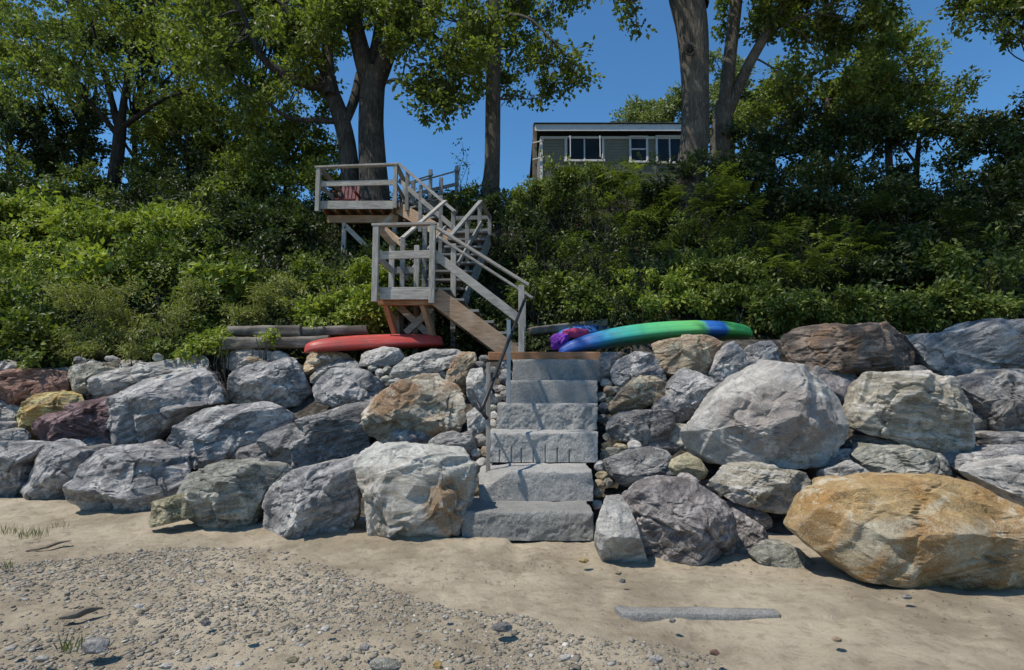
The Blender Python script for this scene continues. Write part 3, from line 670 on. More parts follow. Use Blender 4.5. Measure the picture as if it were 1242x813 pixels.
tag(m.build('boardwalk', WOODD, origin=((a.x + b.x) / 2, 8.5, 1.87)), 'low wooden boardwalk behind the timber sill at the foot of the stairs', 'boardwalk')

# iron handrail
DRIFTP = wood_mat('grey_stake', (.16,.14,.12), (.33,.30,.26), (.42,.39,.35), vert=True)
IRON = plain('black_iron', (.03, .028, .027), .5, .5, 30, .3, .3); GALV = plain('galvanised_steel', (.33, .34, .35), .45, .5, 12, .3, .6)
hr = empty('handrail', at(592, 540, 6.3), 'black metal pipe handrail with two posts, left of the granite steps', 'handrail')
m = MB(); ra, rb = at(637, 362, 8.2), at(586, 492, 5.65)
m.tube([ra, ra.lerp(rb, .35), ra.lerp(rb, .7), rb, rb + Vector((-.03, 0, -.06))], .021, 10); m.build('rail', IRON, hr)
m = MB(); a = at(617, 388, 7.1); m.box((a.x, a.y, (a.z + .7) / 2), (.05, .05, a.z - .7), None, .004); m.build('post', GALV, hr)
m = MB(); a = at(592.5, 440, 6.05); m.box((a.x, a.y, (a.z + .2) / 2), (.045, .045, a.z - .2), None, .004); m.build('post', DRIFTP, hr)
m = MB(); m.tube([at(573, 474, 6.3), at(584, 500, 6.0), at(591, 508, 6.02)], [.012, .016, .02], 8); m.build('bracket', IRON, hr)

# ------------------------------------------------------------------ wooden staircase
st = empty('wooden_staircase', (-1.4, 9.8, 2.0), 'weathered wooden staircase with landings climbing the wooded bluff', 'staircase')
PWd = .095
def posts(parent, L, mat=WOOD, w_=PWd):
    for (x, y, z0, z1) in L:
        m = MB(); m.box((x, y, (z0 + z1) / 2), (w_, w_, z1 - z0), None, .006); m.build('post', WOODV if mat is WOOD else mat, parent)
def rail(parent, a, b, w_=.04, h_=.12, mat=WOOD, name='rail'):
    m = MB(); m.bar(a, b, w_, h_, .005); return m.build(name, mat, parent)
def deck(name, x0, x1, y0, y1, z, mat=WOOD, skew=0.0, fas=.15, n=None):
    m = MB(); n = n or max(3, int((y1 - y0) / .145)); w_ = (y1 - y0) / n
    for k in range(n):
        yy = y0 + (k + .5) * w_; m.box(((x0 + x1) / 2 + random.uniform(-.006, .006), yy, z - .018), (x1 - x0 + .04, w_ - .012, .034), None, .004)
    return m.build(name, mat, st)
# lower landing
a = at(458, 352, 9.2); b = at(523, 352, 9.2); LX0, LX1, LZ = a.x, b.x, a.z + .05
LY0, LY1 = 9.2, 10.4
ld = deck('landing', LX0, LX1, LY0, LY1, LZ)
m = MB(); m.box(((LX0 + LX1) / 2, LY0 + .02, LZ - .12), (LX1 - LX0 - .06, .04, .17), None, .005); m.build('fascia', WOOD, ld)
m = MB(); m.box(((LX0 + LX1) / 2, LY0 + .14, LZ - .24), (LX1 - LX0 + .02, .09, .08), None, .005); m.build('beam', WOODR, ld)
m = MB()
for k in range(4): m.box((LX0 + .08 + k * (LX1 - LX0 - .16) / 3, (LY0 + LY1) / 2, LZ - .13), (.04, LY1 - LY0 - .1, .17), None, .004)
m.build('joists', WOODR, ld)
RT = at(455, 276, 9.2).z
posts(ld, [(LX0 - .03, LY0 - .05, LZ - .25, RT), (LX1 + .02, LY0 - .05, LZ - .28, RT + .03), (LX0 - .03, LY1, LZ - .2, RT), (LX1 - .45, LY1 + .02, LZ - 1.2, RT)])
rail(ld, (LX0 - .1, LY0 - .04, RT + .02), (LX1 + .08, LY0 - .04, RT + .05), .13, .04, name='handrail')
mid = at(480, 310, 9.2).z
rail(ld, (LX0, LY0, mid), (LX1, LY0, mid + .02), .04, .13)
rail(ld, (LX0 - .03, LY0, mid), (LX0 - .03, LY1, mid), .04, .12)
rail(ld, (LX0 - .03, LY0 - .08, RT + .02), (LX0 - .03, LY1 + .05, RT + .02), .12, .04, name='handrail')
rail(ld, (LX0 - .03, LY1, mid), (LX1 - .45, LY1, mid), .04, .12, WOODD)
# slanted legs and cross brace
gz = H(-1.8, 9.7)
a1, a2 = at(466, 362, 9.35), at(482, 405, 9.75); rail(ld, a1, a2 + Vector((0, 0, -.12)), .09, .09, WOODR, 'leg')
a1, a2 = at(510, 360, 9.35), at(527, 405, 9.75); rail(ld, a1, a2 + Vector((0, 0, -.12)), .09, .09, WOODB, 'leg')
a1, a2 = at(480, 358, 10.2), at(484, 402, 10.2); rail(ld, a1, a2 + Vector((0, 0, -.3)), .09, .09, WOODD, 'leg')
a1, a2 = at(522, 358, 10.2), at(526, 402, 10.2); rail(ld, a1, a2 + Vector((0, 0, -.3)), .09, .09, WOODD, 'leg')
rail(ld, at(478, 366, 10.05), at(519, 405, 10.05), .04, .12, WOOD, 'brace'); rail(ld, at(522, 376, 10.0), at(492, 404, 10.0), .04, .12, WOOD, 'brace')
def flight(p0, p1, width_vec, n, mat=WOODD, smat=WOODB, depth=.26, sh=.28):
    """treads from p0 (low) to p1 (high); width_vec spans the tread"""
    p0 = Vector(p0); p1 = Vector(p1); wv = Vector(width_vec); run = p1 - p0; hor = Vector((run.x, run.y, 0)).normalized()
    m = MB()
    for k in range(n):
        t = (k + .5) / n; c = p0 + run * t + wv / 2; c.z = p0.z + run.z * (k + 1) / n - .02
        m.bar(c - wv / 2, c + wv / 2, depth, .038, .004)
    f = m.build('flight', mat, st)
    for s in (0, 1):
        q = p0 + wv * s; m = MB(); off = Vector((0, 0, -.12))
        m.bar(q + off - run * .03, q + run + off, .042, sh, .005); m.build('stringer', smat, f)
    return f
# lower flight: from the landing down to the right
f0 = at(634, 428, 9.2); f0.z = 1.93
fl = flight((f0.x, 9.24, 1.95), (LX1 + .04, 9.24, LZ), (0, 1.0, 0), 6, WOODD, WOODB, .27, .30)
pt_ = at(632, 346, 9.15).z
posts(fl, [(f0.x - .02, 9.17, 1.85, pt_), (f0.x + .03, 10.28, 1.85, at(641, 364, 10.2).z), (LX1 + .25, 10.28, 2.4, at(542, 295, 10.2).z)])
m = MB(); a = at(545, 345, 10.4); m.box((a.x + .08, 10.4, 2.6), (.09, .09, 1.6)); m.build('post', WOODD, fl)
rail(fl, (LX1 - .02, 9.17, RT + .05), (f0.x + .10, 9.17, pt_ + .0), .12, .045, name='handrail')
rail(fl, (LX1 + .02, 9.2, RT - .43), (f0.x - .02, 9.2, pt_ - .58), .04, .14)
rail(fl, at(532, 288, 10.25), at(646, 362, 10.25), .10, .045, name='handrail')
# middle flight: from landing rear up and away
ML = at(560, 285, 12.1); MZ = ML.z
mx0, mx1 = at(548, 283, 12.1).x, at(592, 283, 12.1).x
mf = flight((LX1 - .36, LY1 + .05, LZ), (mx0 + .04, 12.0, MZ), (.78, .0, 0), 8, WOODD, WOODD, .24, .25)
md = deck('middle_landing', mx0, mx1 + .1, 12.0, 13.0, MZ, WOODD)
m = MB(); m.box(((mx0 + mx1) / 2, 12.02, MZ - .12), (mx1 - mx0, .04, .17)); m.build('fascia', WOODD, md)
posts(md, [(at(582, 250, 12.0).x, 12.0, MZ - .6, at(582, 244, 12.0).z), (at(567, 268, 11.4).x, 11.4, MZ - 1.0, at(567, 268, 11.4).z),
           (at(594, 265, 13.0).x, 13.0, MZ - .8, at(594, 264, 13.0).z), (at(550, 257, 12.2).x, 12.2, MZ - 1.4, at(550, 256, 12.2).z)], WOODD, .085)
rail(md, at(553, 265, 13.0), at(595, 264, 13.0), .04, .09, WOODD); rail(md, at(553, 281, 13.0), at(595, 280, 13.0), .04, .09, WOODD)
rail(md, at(582, 245, 12.0), at(595, 264, 13.0), .08, .04, WOODD, 'handrail')
# handrails of the middle flight
rail(mf, at(486, 291, 10.4), at(540, 244, 12.0), .10, .045, WOOD, 'handrail'); rail(mf, at(492, 338, 10.4), at(541, 276, 12.0), .04, .09, WOODD)
rail(mf, at(546, 287, 10.6), at(583, 244, 12.0), .10, .045, WOODD, 'handrail'); rail(mf, at(556, 320, 10.8), at(584, 270, 12.0), .04, .09, WOODD)
posts(mf, [(at(489, 290, 10.4).x, 10.4, LZ - 1.0, at(489, 288, 10.4).z), (at(515, 280, 10.9).x, 10.95, LZ - .6, at(515, 272, 10.95).z)], WOODD, .085)
# upper deck
UY0, UY1 = 13.4, 15.0
ua, ub = at(391, 249, 13.6), at(480, 243, 13.4); UX0, UX1, UZ = ua.x, ub.x, (ua.z + ub.z) / 2
ud = deck('upper_deck', UX0, UX1, UY0, UY1, UZ)
m = MB(); m.box(((UX0 + UX1) / 2, UY0 - .02, UZ - .10), (UX1 - UX0 + .04, .045, .2), None, .005); m.build('fascia', WOOD, ud)
m = MB()
for k in range(7): m.box((UX0 + .08 + k * (UX1 - UX0 - .16) / 6, (UY0 + UY1) / 2, UZ - .14), (.04, UY1 - UY0 - .1, .19), None, .004)
m.build('joists', WOODR, ud)
m = MB(); m.box(((UX0 + UX1) / 2 + .05, UY0 + .35, UZ - .34), (UX1 - UX0 - .1, .09, .19), None, .005); m.build('beam', WOODB, ud)
RU = at(391, 206, 13.4).z
posts(ud, [(UX0 - .02, UY0 - .08, UZ - .28, RU), (UX1, UY0 - .08, UZ - .2, RU + .08), (UX1, UY1 - .5, UZ - .2, RU + .08), (UX0, UY1, UZ - .2, RU)], WOOD, .1)
rail(ud, (UX0 - .1, UY0 - .08, RU + .02), (UX1 + .06, UY0 - .08, RU + .10), .13, .045, name='handrail')
mu = at(430, 224, 13.4).z
rail(ud, (UX0, UY0 - .04, mu), (UX1, UY0 - .04, mu + .04), .04, .13)
rail(ud, (UX0, UY0, RU + .02), (UX0, UY1, RU + .02), .12, .045, WOODD, 'handrail'); rail(ud, (UX0, UY0, mu), (UX0, UY1, mu), .04, .12, WOODD)
rail(ud, (UX1, UY0 - .1, RU + .10), (UX1, UY1 - .5, RU + .10), .12, .045, WOODD, 'handrail'); rail(ud, (UX1, UY0, mu), (UX1, UY1 - .5, mu), .04, .12, WOODD)
a = at(416, 270, 13.75)
def leg(px, Y, z1):
    x = at(px, 300, Y).x; m = MB(); m.box((x, Y, (z1 + H(x, Y) - .2) / 2), (.1, .1, z1 - H(x, Y) + .2)); m.build('leg', WOOD, ud)
leg(417, 13.75, UZ - .43); leg(478, 13.75, UZ - .43)
rail(ud, at(419, 274, 13.72), at(449, 304, 13.72), .04, .12, WOOD, 'brace'); rail(ud, at(478, 258, 13.72), at(455, 285, 13.72), .04, .12, WOOD, 'brace')
rail(ud, at(463, 275, 13.6), at(492, 300, 12.9), .04, .14, WOODB, 'brace')
# upper flight: from middle landing up to the left, to the upper deck
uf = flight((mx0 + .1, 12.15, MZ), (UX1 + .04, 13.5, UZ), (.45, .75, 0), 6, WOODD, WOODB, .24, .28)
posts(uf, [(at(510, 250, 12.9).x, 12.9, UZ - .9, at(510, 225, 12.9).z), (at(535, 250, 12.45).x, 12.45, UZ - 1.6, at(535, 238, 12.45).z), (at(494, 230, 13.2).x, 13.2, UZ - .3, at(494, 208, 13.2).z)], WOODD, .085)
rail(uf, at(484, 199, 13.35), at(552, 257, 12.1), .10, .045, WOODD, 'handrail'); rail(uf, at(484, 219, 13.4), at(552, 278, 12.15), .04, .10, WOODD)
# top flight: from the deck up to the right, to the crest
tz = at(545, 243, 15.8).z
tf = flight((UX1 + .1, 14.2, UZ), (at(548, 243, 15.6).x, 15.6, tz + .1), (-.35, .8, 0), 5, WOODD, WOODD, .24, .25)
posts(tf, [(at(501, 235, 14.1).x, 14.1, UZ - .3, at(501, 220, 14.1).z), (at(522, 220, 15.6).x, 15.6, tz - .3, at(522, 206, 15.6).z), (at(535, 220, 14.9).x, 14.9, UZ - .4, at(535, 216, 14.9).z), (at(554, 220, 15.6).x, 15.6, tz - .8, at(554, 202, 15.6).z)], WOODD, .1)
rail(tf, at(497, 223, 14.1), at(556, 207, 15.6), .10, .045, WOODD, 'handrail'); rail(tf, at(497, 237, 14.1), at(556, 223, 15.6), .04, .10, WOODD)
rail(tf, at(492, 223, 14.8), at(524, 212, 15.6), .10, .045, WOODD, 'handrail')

# red garden chair behind the deck railing
REDP = plain('red_paint', (.13, .02, .022), .5)
cl = at(421, 246, 14.6); ch = empty('garden_chair', (cl.x, 14.6, UZ), 'red garden chair standing on the upper deck behind the railing', 'chair')
m = MB(); m.box((cl.x, 14.6, UZ + .38), (.5, .5, .04)); m.build('seat', REDP, ch)
m = MB()
for k in range(5): m.box((cl.x - .2 + k * .1, 14.87, UZ + .68), (.085, .03, .62), Matrix.Rotation(R(-14), 3, 'X'))
m.build('backrest', REDP, ch)
for sx in (-1, 1):
    for sy in (-1, 1):
        m = MB(); m.box((cl.x + sx * .22, 14.6 + sy * .2, UZ + .18), (.05, .05, .36)); m.build('leg', REDP, ch)
    m = MB(); m.box((cl.x + sx * .27, 14.6, UZ + .58), (.08, .55, .03)); m.build('armrest', REDP, ch)

# ------------------------------------------------------------------ boats
def hull(a, b, wd, ht, name, mat, label, cat, rocker=.05, blunt=(.5, .5), flat=.0, roll=0):
    """overturned hull from a to b"""
    a = Vector(a); b = Vector(b); L = (b - a).length; x = (b - a).normalized(); y = Vector((0, 0, 1)).cross(x).normalized(); z = x.cross(y)
    n, mm = 80, 56; V = []; Fc = []
    for i in range(n + 1):
        t = i / n; q = blunt[0] if t < .5 else blunt[1]
        s = max(1 - abs(2 * t - 1) ** (2.2), 0) ** q
        s = max(s, .02); W = wd * s; Ht = ht * (max(s, .02) ** .55)
        lift = -rocker * (2 * t - 1) ** 2
        for j in range(mm):
            th = 2 * math.pi * j / mm; c_, s_ = math.cos(th), math.sin(th)
            yy = W / 2 * math.copysign(abs(c_) ** .75, c_); zz = Ht * (.62 * max(s_, 0) ** .8 - .25 * max(-s_, 0) ** .6)
            if s_ > .96: zz += .022 * s          # keel
            if .70 < s_ < .80: zz += .012 * s; yy *= 1.03   # chine
            if abs(s_) < .12: yy *= 1.05                    # gunwale seam
            V.append(Vector((L * t, yy, zz + lift + Ht * .25)))
    V = np.array([v[:] for v in V])
    for i in range(n):
        for j in range(mm):
            Fc.append([i * mm + j, i * mm + (j + 1) % mm, (i + 1) * mm + (j + 1) % mm, (i + 1) * mm + j])
    me = np_mesh(name, V, Fc)
    o = link(name, me, mat, None, a); o.rotation_euler = (Matrix((x, y, z)).transposed() @ Matrix.Rotation(roll, 3, 'X')).to_euler()
    # caps
    return tag(o, label, cat), L
def boat_mat(name, stops):
    k = N(name); g = k.t.nodes.new('ShaderNodeSeparateXYZ'); k.l(k.coord('Generated'), g.inputs[0])
    v = k.coord(); n = k.noise(v, 3, 6, .6); n2 = k.noise(k.map(v, scale=(1, 8, 8)), 6, 5, .7)
    r = k.t.nodes.new('ShaderNodeValToRGB'); k.l(k.math('ADD', g.outputs[0], k.math('MULTIPLY', k.math('SUBTRACT', n, .5), .03)), r.inputs[0])
    el = r.color_ramp.elements
    while len(el) > 1: el.remove(el[-1])
    el[0].position = stops[0][0]; el[0].color = (*stops[0][1], 1)
    for p_, c_ in stops[1:]: e_ = el.new(p_); e_.color = (*c_, 1)
    c = k.mix(k.math('MULTIPLY', k.ramp(n2, .55, .75), .35), r.outputs[0], (.5, .45, .42))
    gx = k.noise(k.map(v, scale=(.6, 30, 30)), 3, 6, .8); c = k.mix(k.math('MULTIPLY', k.ramp(gx, .62, .72), .5), c, (.6, .55, .5))
    c = k.mix(k.math('MULTIPLY', k.ramp(n, .5, .68), .35), c, (.12, .10, .08))
    k.b.inputs['Specular IOR Level'].default_value = .4
    return k.out(c, None, k.math('ADD', k.math('MULTIPLY', n2, .3), .3))
RB = boat_mat('red_hull', [(0, (.42, .045, .035)), (.5, (.50, .075, .06)), (1, (.46, .05, .045))])
GB = boat_mat('green_hull', [(0, (.02, .09, .42)), (.14, (.02, .14, .50)), (.27, (.03, .34, .36)), (.42, (.08, .42, .18)), (.70, (.13, .47, .12)), (.735, (.02, .12, .40)), (.82, (.02, .12, .40)), (.85, (.08, .44, .09)), (1, (.08, .42, .10))])
BB = boat_mat('blue_hull', [(0, (.03, .12, .42)), (1, (.03, .16, .46))])
PL_ = plain('boat_trim', (.03, .03, .03), .6)
r0 = at(369, 428, 8.75); r1 = at(534, 421, 9.9)
rc, L_ = hull(r0, r1, .62, .255, 'canoe', RB, 'red canoe lying upside down on the rocks left of the stairs', 'canoe', .0, (.40, .14))
m = MB(); 
g0 = at(676, 425, 8.65); g1 = at(910, 404, 9.3)
gk, L_ = hull(g0, g1, .62, .31, 'kayak', GB, 'green and blue kayak lying upside down right of the stairs', 'kayak', .08, (.62, .34), roll=R(-8))
b0 = at(676, 412, 9.9); b1 = at(742, 404, 10.6)
bk, L_ = hull(b0, b1, .5, .22, 'kayak', BB, 'small bright blue kayak behind the nose of the green one', 'kayak', .04, (.4, .3))
for o_, L0 in ((rc, (r1 - r0).length), (gk, (g1 - g0).length)):
    for t in (.08, .92):
        m = MB(); m.tube([(L0 * t - .06, 0, .06), (L0 * t - .03, 0, .0), (L0 * t + .03, 0, .0), (L0 * t + .06, 0, .06)], .012, 8)
        me = bpy.data.meshes.new('carry_handle'); m.bm.to_mesh(me); m.bm.free(); link('carry_handle', me, PL_, o_)
# purple and pink float bag
PUR = plain('purple_fabric', (.16, .03, .30), .7, .3, 20, .4, 0, .02); PNK = plain('pink_fabric', (.50, .06, .16), .7, .3, 20, .5, 0, .02)
def lump(pts, Y, mat, name, label, cat):
    P = pts; c = np.mean(P, 0); RM['_t'] = mat
    return rock(label, '_t', P, Y=Y, sub=5, planes=4, e=.8, rough=1.2, name=name, cat=cat, T=.12)
lump([(667,408),(676,404),(688,406),(691,420),(682,425),(668,424)], 9.0, PUR, 'bag', 'purple bag beside the blue nose of the kayak', 'bag')
lump([(680,402),(695,398),(712,400),(716,406),(700,410),(684,409)], 9.1, PNK, 'towel', 'crumpled pink towel on top of the blue kayak nose', 'towel')

# old timbers
BROWNW = wood_mat('driftwood', (.10,.08,.06), (.20,.165,.125), (.28,.24,.19))
def timber(px0, py0, px1, py1, Y0, Y1, w_, h_, label, mat=DRIFT, seed=0, name='timber'):
    a, b = at(px0, py0, Y0), at(px1, py1, Y1); d = b - a; L = d.length; n, mm = 60, 16
    x = d.normalized(); y = Vector((0, 0, 1)).cross(x).normalized(); z = x.cross(y); V = []; Fc = []
    for i in range(n + 1):
        for j in range(mm):
            th = 2 * math.pi * j / mm; c_, s_ = math.cos(th), math.sin(th)
            q = 1 / max(abs(c_), abs(s_)) ** .93
            V.append((L * i / n, c_ * q * w_ / 2, s_ * q * h_ / 2))
    V = np.array(V); nn = fbm(V * np.array([1.5, 9, 9]) + seed, 4, seed); sc = 1 + nn * .16
    if 'stick' in name or 'strand' in name:
        t_ = V[:, 0] / L; sc = sc * (1.0 - .75 * np.abs(2 * t_ - 1) ** 2.5); bend = fbm(np.stack([t_ * 3 + seed, t_ * 0, t_ * 0], 1), 3, seed) * .09 * L
    else: bend = 0
    V[:, 1] *= sc; V[:, 2] *= sc; V[:, 1] += bend; V[:, 2] += np.abs(bend) * .1; V[:, 0] += fbm(V * 12 + seed, 2, seed) * .03 * ((V[:, 0] < .01) | (V[:, 0] > L - .01))
    for i in range(n):
        for j in range(mm): Fc.append([i * mm + j, i * mm + (j + 1) % mm, (i + 1) * mm + (j + 1) % mm, (i + 1) * mm + j])
    me = np_mesh(name, V, Fc); bm = bmesh.new(); bm.from_mesh(me); bm.verts.ensure_lookup_table()
    bm.faces.new([bm.verts[j] for j in range(mm)][::-1]); bm.faces.new([bm.verts[n * mm + j] for j in range(mm)]); bm.to_mesh(me); bm.free()
    o = link(name, me, mat, None, a); o.rotation_euler = Matrix((x, y, z)).transposed().to_euler(); return tag(o, label, 'timber')
timber(270, 417, 400, 415, 9.0, 9.3, .26, .19, 'lowest grey weathered timber of the stack at the left of the red canoe', seed=3)
timber(280, 402, 366, 402, 9.25, 9.4, .26, .17, 'short grey weathered timber on top of the stack left of the red canoe', seed=4)
timber(366, 403, 445, 401, 9.45, 9.75, .24, .16, 'long thin timber behind the red canoe', seed=5)
timber(642, 402, 735, 392, 10.0, 10.3, .2, .13, 'dark driftwood log behind the blue kayak', DRIFT, seed=6)
bmb = at(845, 738, 3.68); a = 0
timber(749, 746, 942, 749, 3.66, 3.70, .11, .07, 'grey granite curb strip half buried in the sand', GRANITE, seed=12, name='curb_stone')
timber(72, 750, 122, 738, 3.50, 3.68, .05, .035, 'thin driftwood stick on the gravel at the left', BROWNW, seed=13, name='driftwood_stick')

# ------------------------------------------------------------------ pebbles
def inpoly(px, py, P):
    P = np.array(P); x0, y0 = P[:, 0], P[:, 1]; x1, y1 = np.roll(x0, -1), np.roll(y0, -1)
    c = np.zeros(len(px), bool)
    for a, b, d, e in zip(x0, y0, x1, y1):
        m = ((b > py) != (e > py)) & (px < (d - a) * (py - b) / (e - b + 1e-12) + a); c ^= m
    return c
GP = [(-300, 690), (60, 682), (200, 664), (330, 664), (400, 685), (470, 715), (560, 745), (640, 752), (700, 775), (790, 775), (870, 788), (900, 830), (900, 1100), (-400, 1100)]
def projv(X, Y, Z):
    Z = Z - CAMH; f = Y * math.cos(PITCH) + Z * math.sin(PITCH); u = -Y * math.sin(PITCH) + Z * math.cos(PITCH)
    return PW / 2 + F * X / f, PH / 2 - F * u / f
N0 = 100000
X = rng.uniform(-5.5, 2.2, N0); Y = rng.uniform(1.7, 5.3, N0)
px, py = projv(X, Y, X * 0); inside = inpoly(px, py, GP)
den = fbm(np.stack([X * 1.6, Y * 1.6, X * 0], 1), 3, 44) * .5 + .62
keep = inside & (rng.random(N0) < np.clip(den, .12, 1) * .72)
X, Y = X[keep], Y[keep]
Xs = rng.uniform(-6, 5, 1500); Ys = rng.uniform(1.8, 5.2, 1500); k_ = (rng.random(1500) < .5) & (Ys < Yb(Xs) - .3)
small = np.concatenate([np.zeros(len(X), bool), np.ones(k_.sum(), bool)])
X = np.concatenate([X, Xs[k_]]); Y = np.concatenate([Y, Ys[k_]]); n = len(X)
Z = sandz(X, Y)
S = rng.lognormal(math.log(.0082), .42, n); S = np.where(small, S * .55, S); S = np.clip(S, .004, .035)
V0, F0 = ico(1); th = rng.uniform(0, 2 * math.pi, n)
asp = np.stack([rng.uniform(.9, 1.5, n), rng.uniform(.7, 1.1, n), rng.uniform(.28, .55, n)], 1) * S[:, None]
P = V0[None] * (1 + .16 * rng.normal(size=(n, len(V0)))[:, :, None]) * asp[:, None, :]
tl = rng.normal(0, .3, n); c_, s_ = np.cos(tl), np.sin(tl); yy = P[:, :, 1] * c_[:, None] - P[:, :, 2] * s_[:, None]; zz = P[:, :, 1] * s_[:, None] + P[:, :, 2] * c_[:, None]
c_, s_ = np.cos(th), np.sin(th); xx = P[:, :, 0] * c_[:, None] - yy * s_[:, None]; y2 = P[:, :, 0] * s_[:, None] + yy * c_[:, None]
P = np.stack([xx + X[:, None], y2 + Y[:, None], zz + (Z + asp[:, 2] * .15)[:, None]], 2).reshape(-1, 3)
Fc = (F0[None] + (np.arange(n) * len(V0))[:, None, None]).reshape(-1, 3)
def peb_mat():
    k = N('pebbles'); a = k.t.nodes.new('ShaderNodeAttribute'); a.attribute_name = 'tint'; v = k.coord(); n = k.noise(v, 60, 4, .7)
    r = k.t.nodes.new('ShaderNodeValToRGB'); k.l(a.outputs['Fac'], r.inputs[0]); el = r.color_ramp.elements; el[0].color = (.10, .09, .075, 1); el[1].position = 1; el[1].color = (.55, .52, .46, 1)
    for p_, c_ in ((.2, (.13, .12, .10)), (.45, (.19, .175, .145)), (.75, (.27, .24, .195)), (.88, (.25, .25, .235)), (.965, (.34, .31, .27))): e_ = el.new(p_); e_.color = (*c_, 1)
    c = k.mix(k.math('MULTIPLY', k.ramp(n, .4, .65), .35), r.outputs[0], (.33, .27, .2))
    return k.out(c, k.bump(n, .4, .005), .85)
PEB = peb_mat()
me = np_mesh('gravel', P, Fc, True)
at_ = me.attributes.new('tint', 'FLOAT', 'POINT'); at_.data.foreach_set('value', np.repeat(rng.random(n), len(V0)).astype(np.float32))
tag(link('gravel', me, PEB), 'bed of grey and tan pebbles spread over the sand in the foreground', 'gravel', kind='stuff')
# larger stones lying on the beach, each its own
big = [(610,760,26,14,'slate','dark flat stone on the sand near the middle foreground'),(466,806,44,22,'green','pale smooth stone at the bottom edge, in the middle of the gravel'),(117,782,36,22,'slate','dark slate stone in the gravel by the grass tuft'),
 (541,748,9,8,'white','small round white pebble at the upper rim of the gravel'),(531,806,12,10,'yellow','small ochre pebble at the bottom edge, near the pale smooth stone'),(355,800,16,8,'olive','brown stone in the gravel left of the pale smooth stone'),(168,735,14,6,'white','flat white pebble in the left gravel, by the driftwood stick'),
 (14,786,12,7,'white','white pebble in the gravel at the left edge'),(202,808,18,8,'white','long white pebble at the bottom edge of the gravel'),(442,785,14,10,'light','grey stone in the gravel, above the pale smooth stone'),(796,799,18,11,'light','grey rounded stone at the bottom, right of the middle'),
 (686,796,14,9,'white','pale pebble at the bottom edge, in the middle'),(866,791,12,8,'brown','small brown stone at the right rim of the gravel'),(750,695,9,5,'olive','tiny dark stone on the bare sand below the pale upright boulder'),(755,704,7,5,'slate','tiny black stone on the bare sand, lower of two'),
 (708,680,14,6,'yellow','flat yellowish shell-like stone below the pale upright boulder'),(1185,690,10,6,'light','small pale stone in the sand below the orange boulder'),(1100,724,14,7,'slate','dark chip of stone in the shade line of the orange boulder'),
 (52,798,16,9,'light','grey stone at the bottom left of the gravel'),(300,770,14,8,'tan','tan stone in the middle of the left gravel'),(250,755,13,8,'slate','dark stone in the left gravel above the tan one'),(395,762,13,8,'light','light stone in the gravel under the cream block'),
 (815,752,10,6,'slate','dark pebble under the half-buried curb strip'),(1015,775,12,7,'tan','tan pebble in the bare sand at the lower right')]
for x, y, a, b, mt, lb in big:
    Yg = CAMH * F / (y + b * .3 - 470.5); stone(x, y + b * .05, a, b * .85, mt, lb, Y=Yg, name='beach_stone', sub=4, rough=.6)

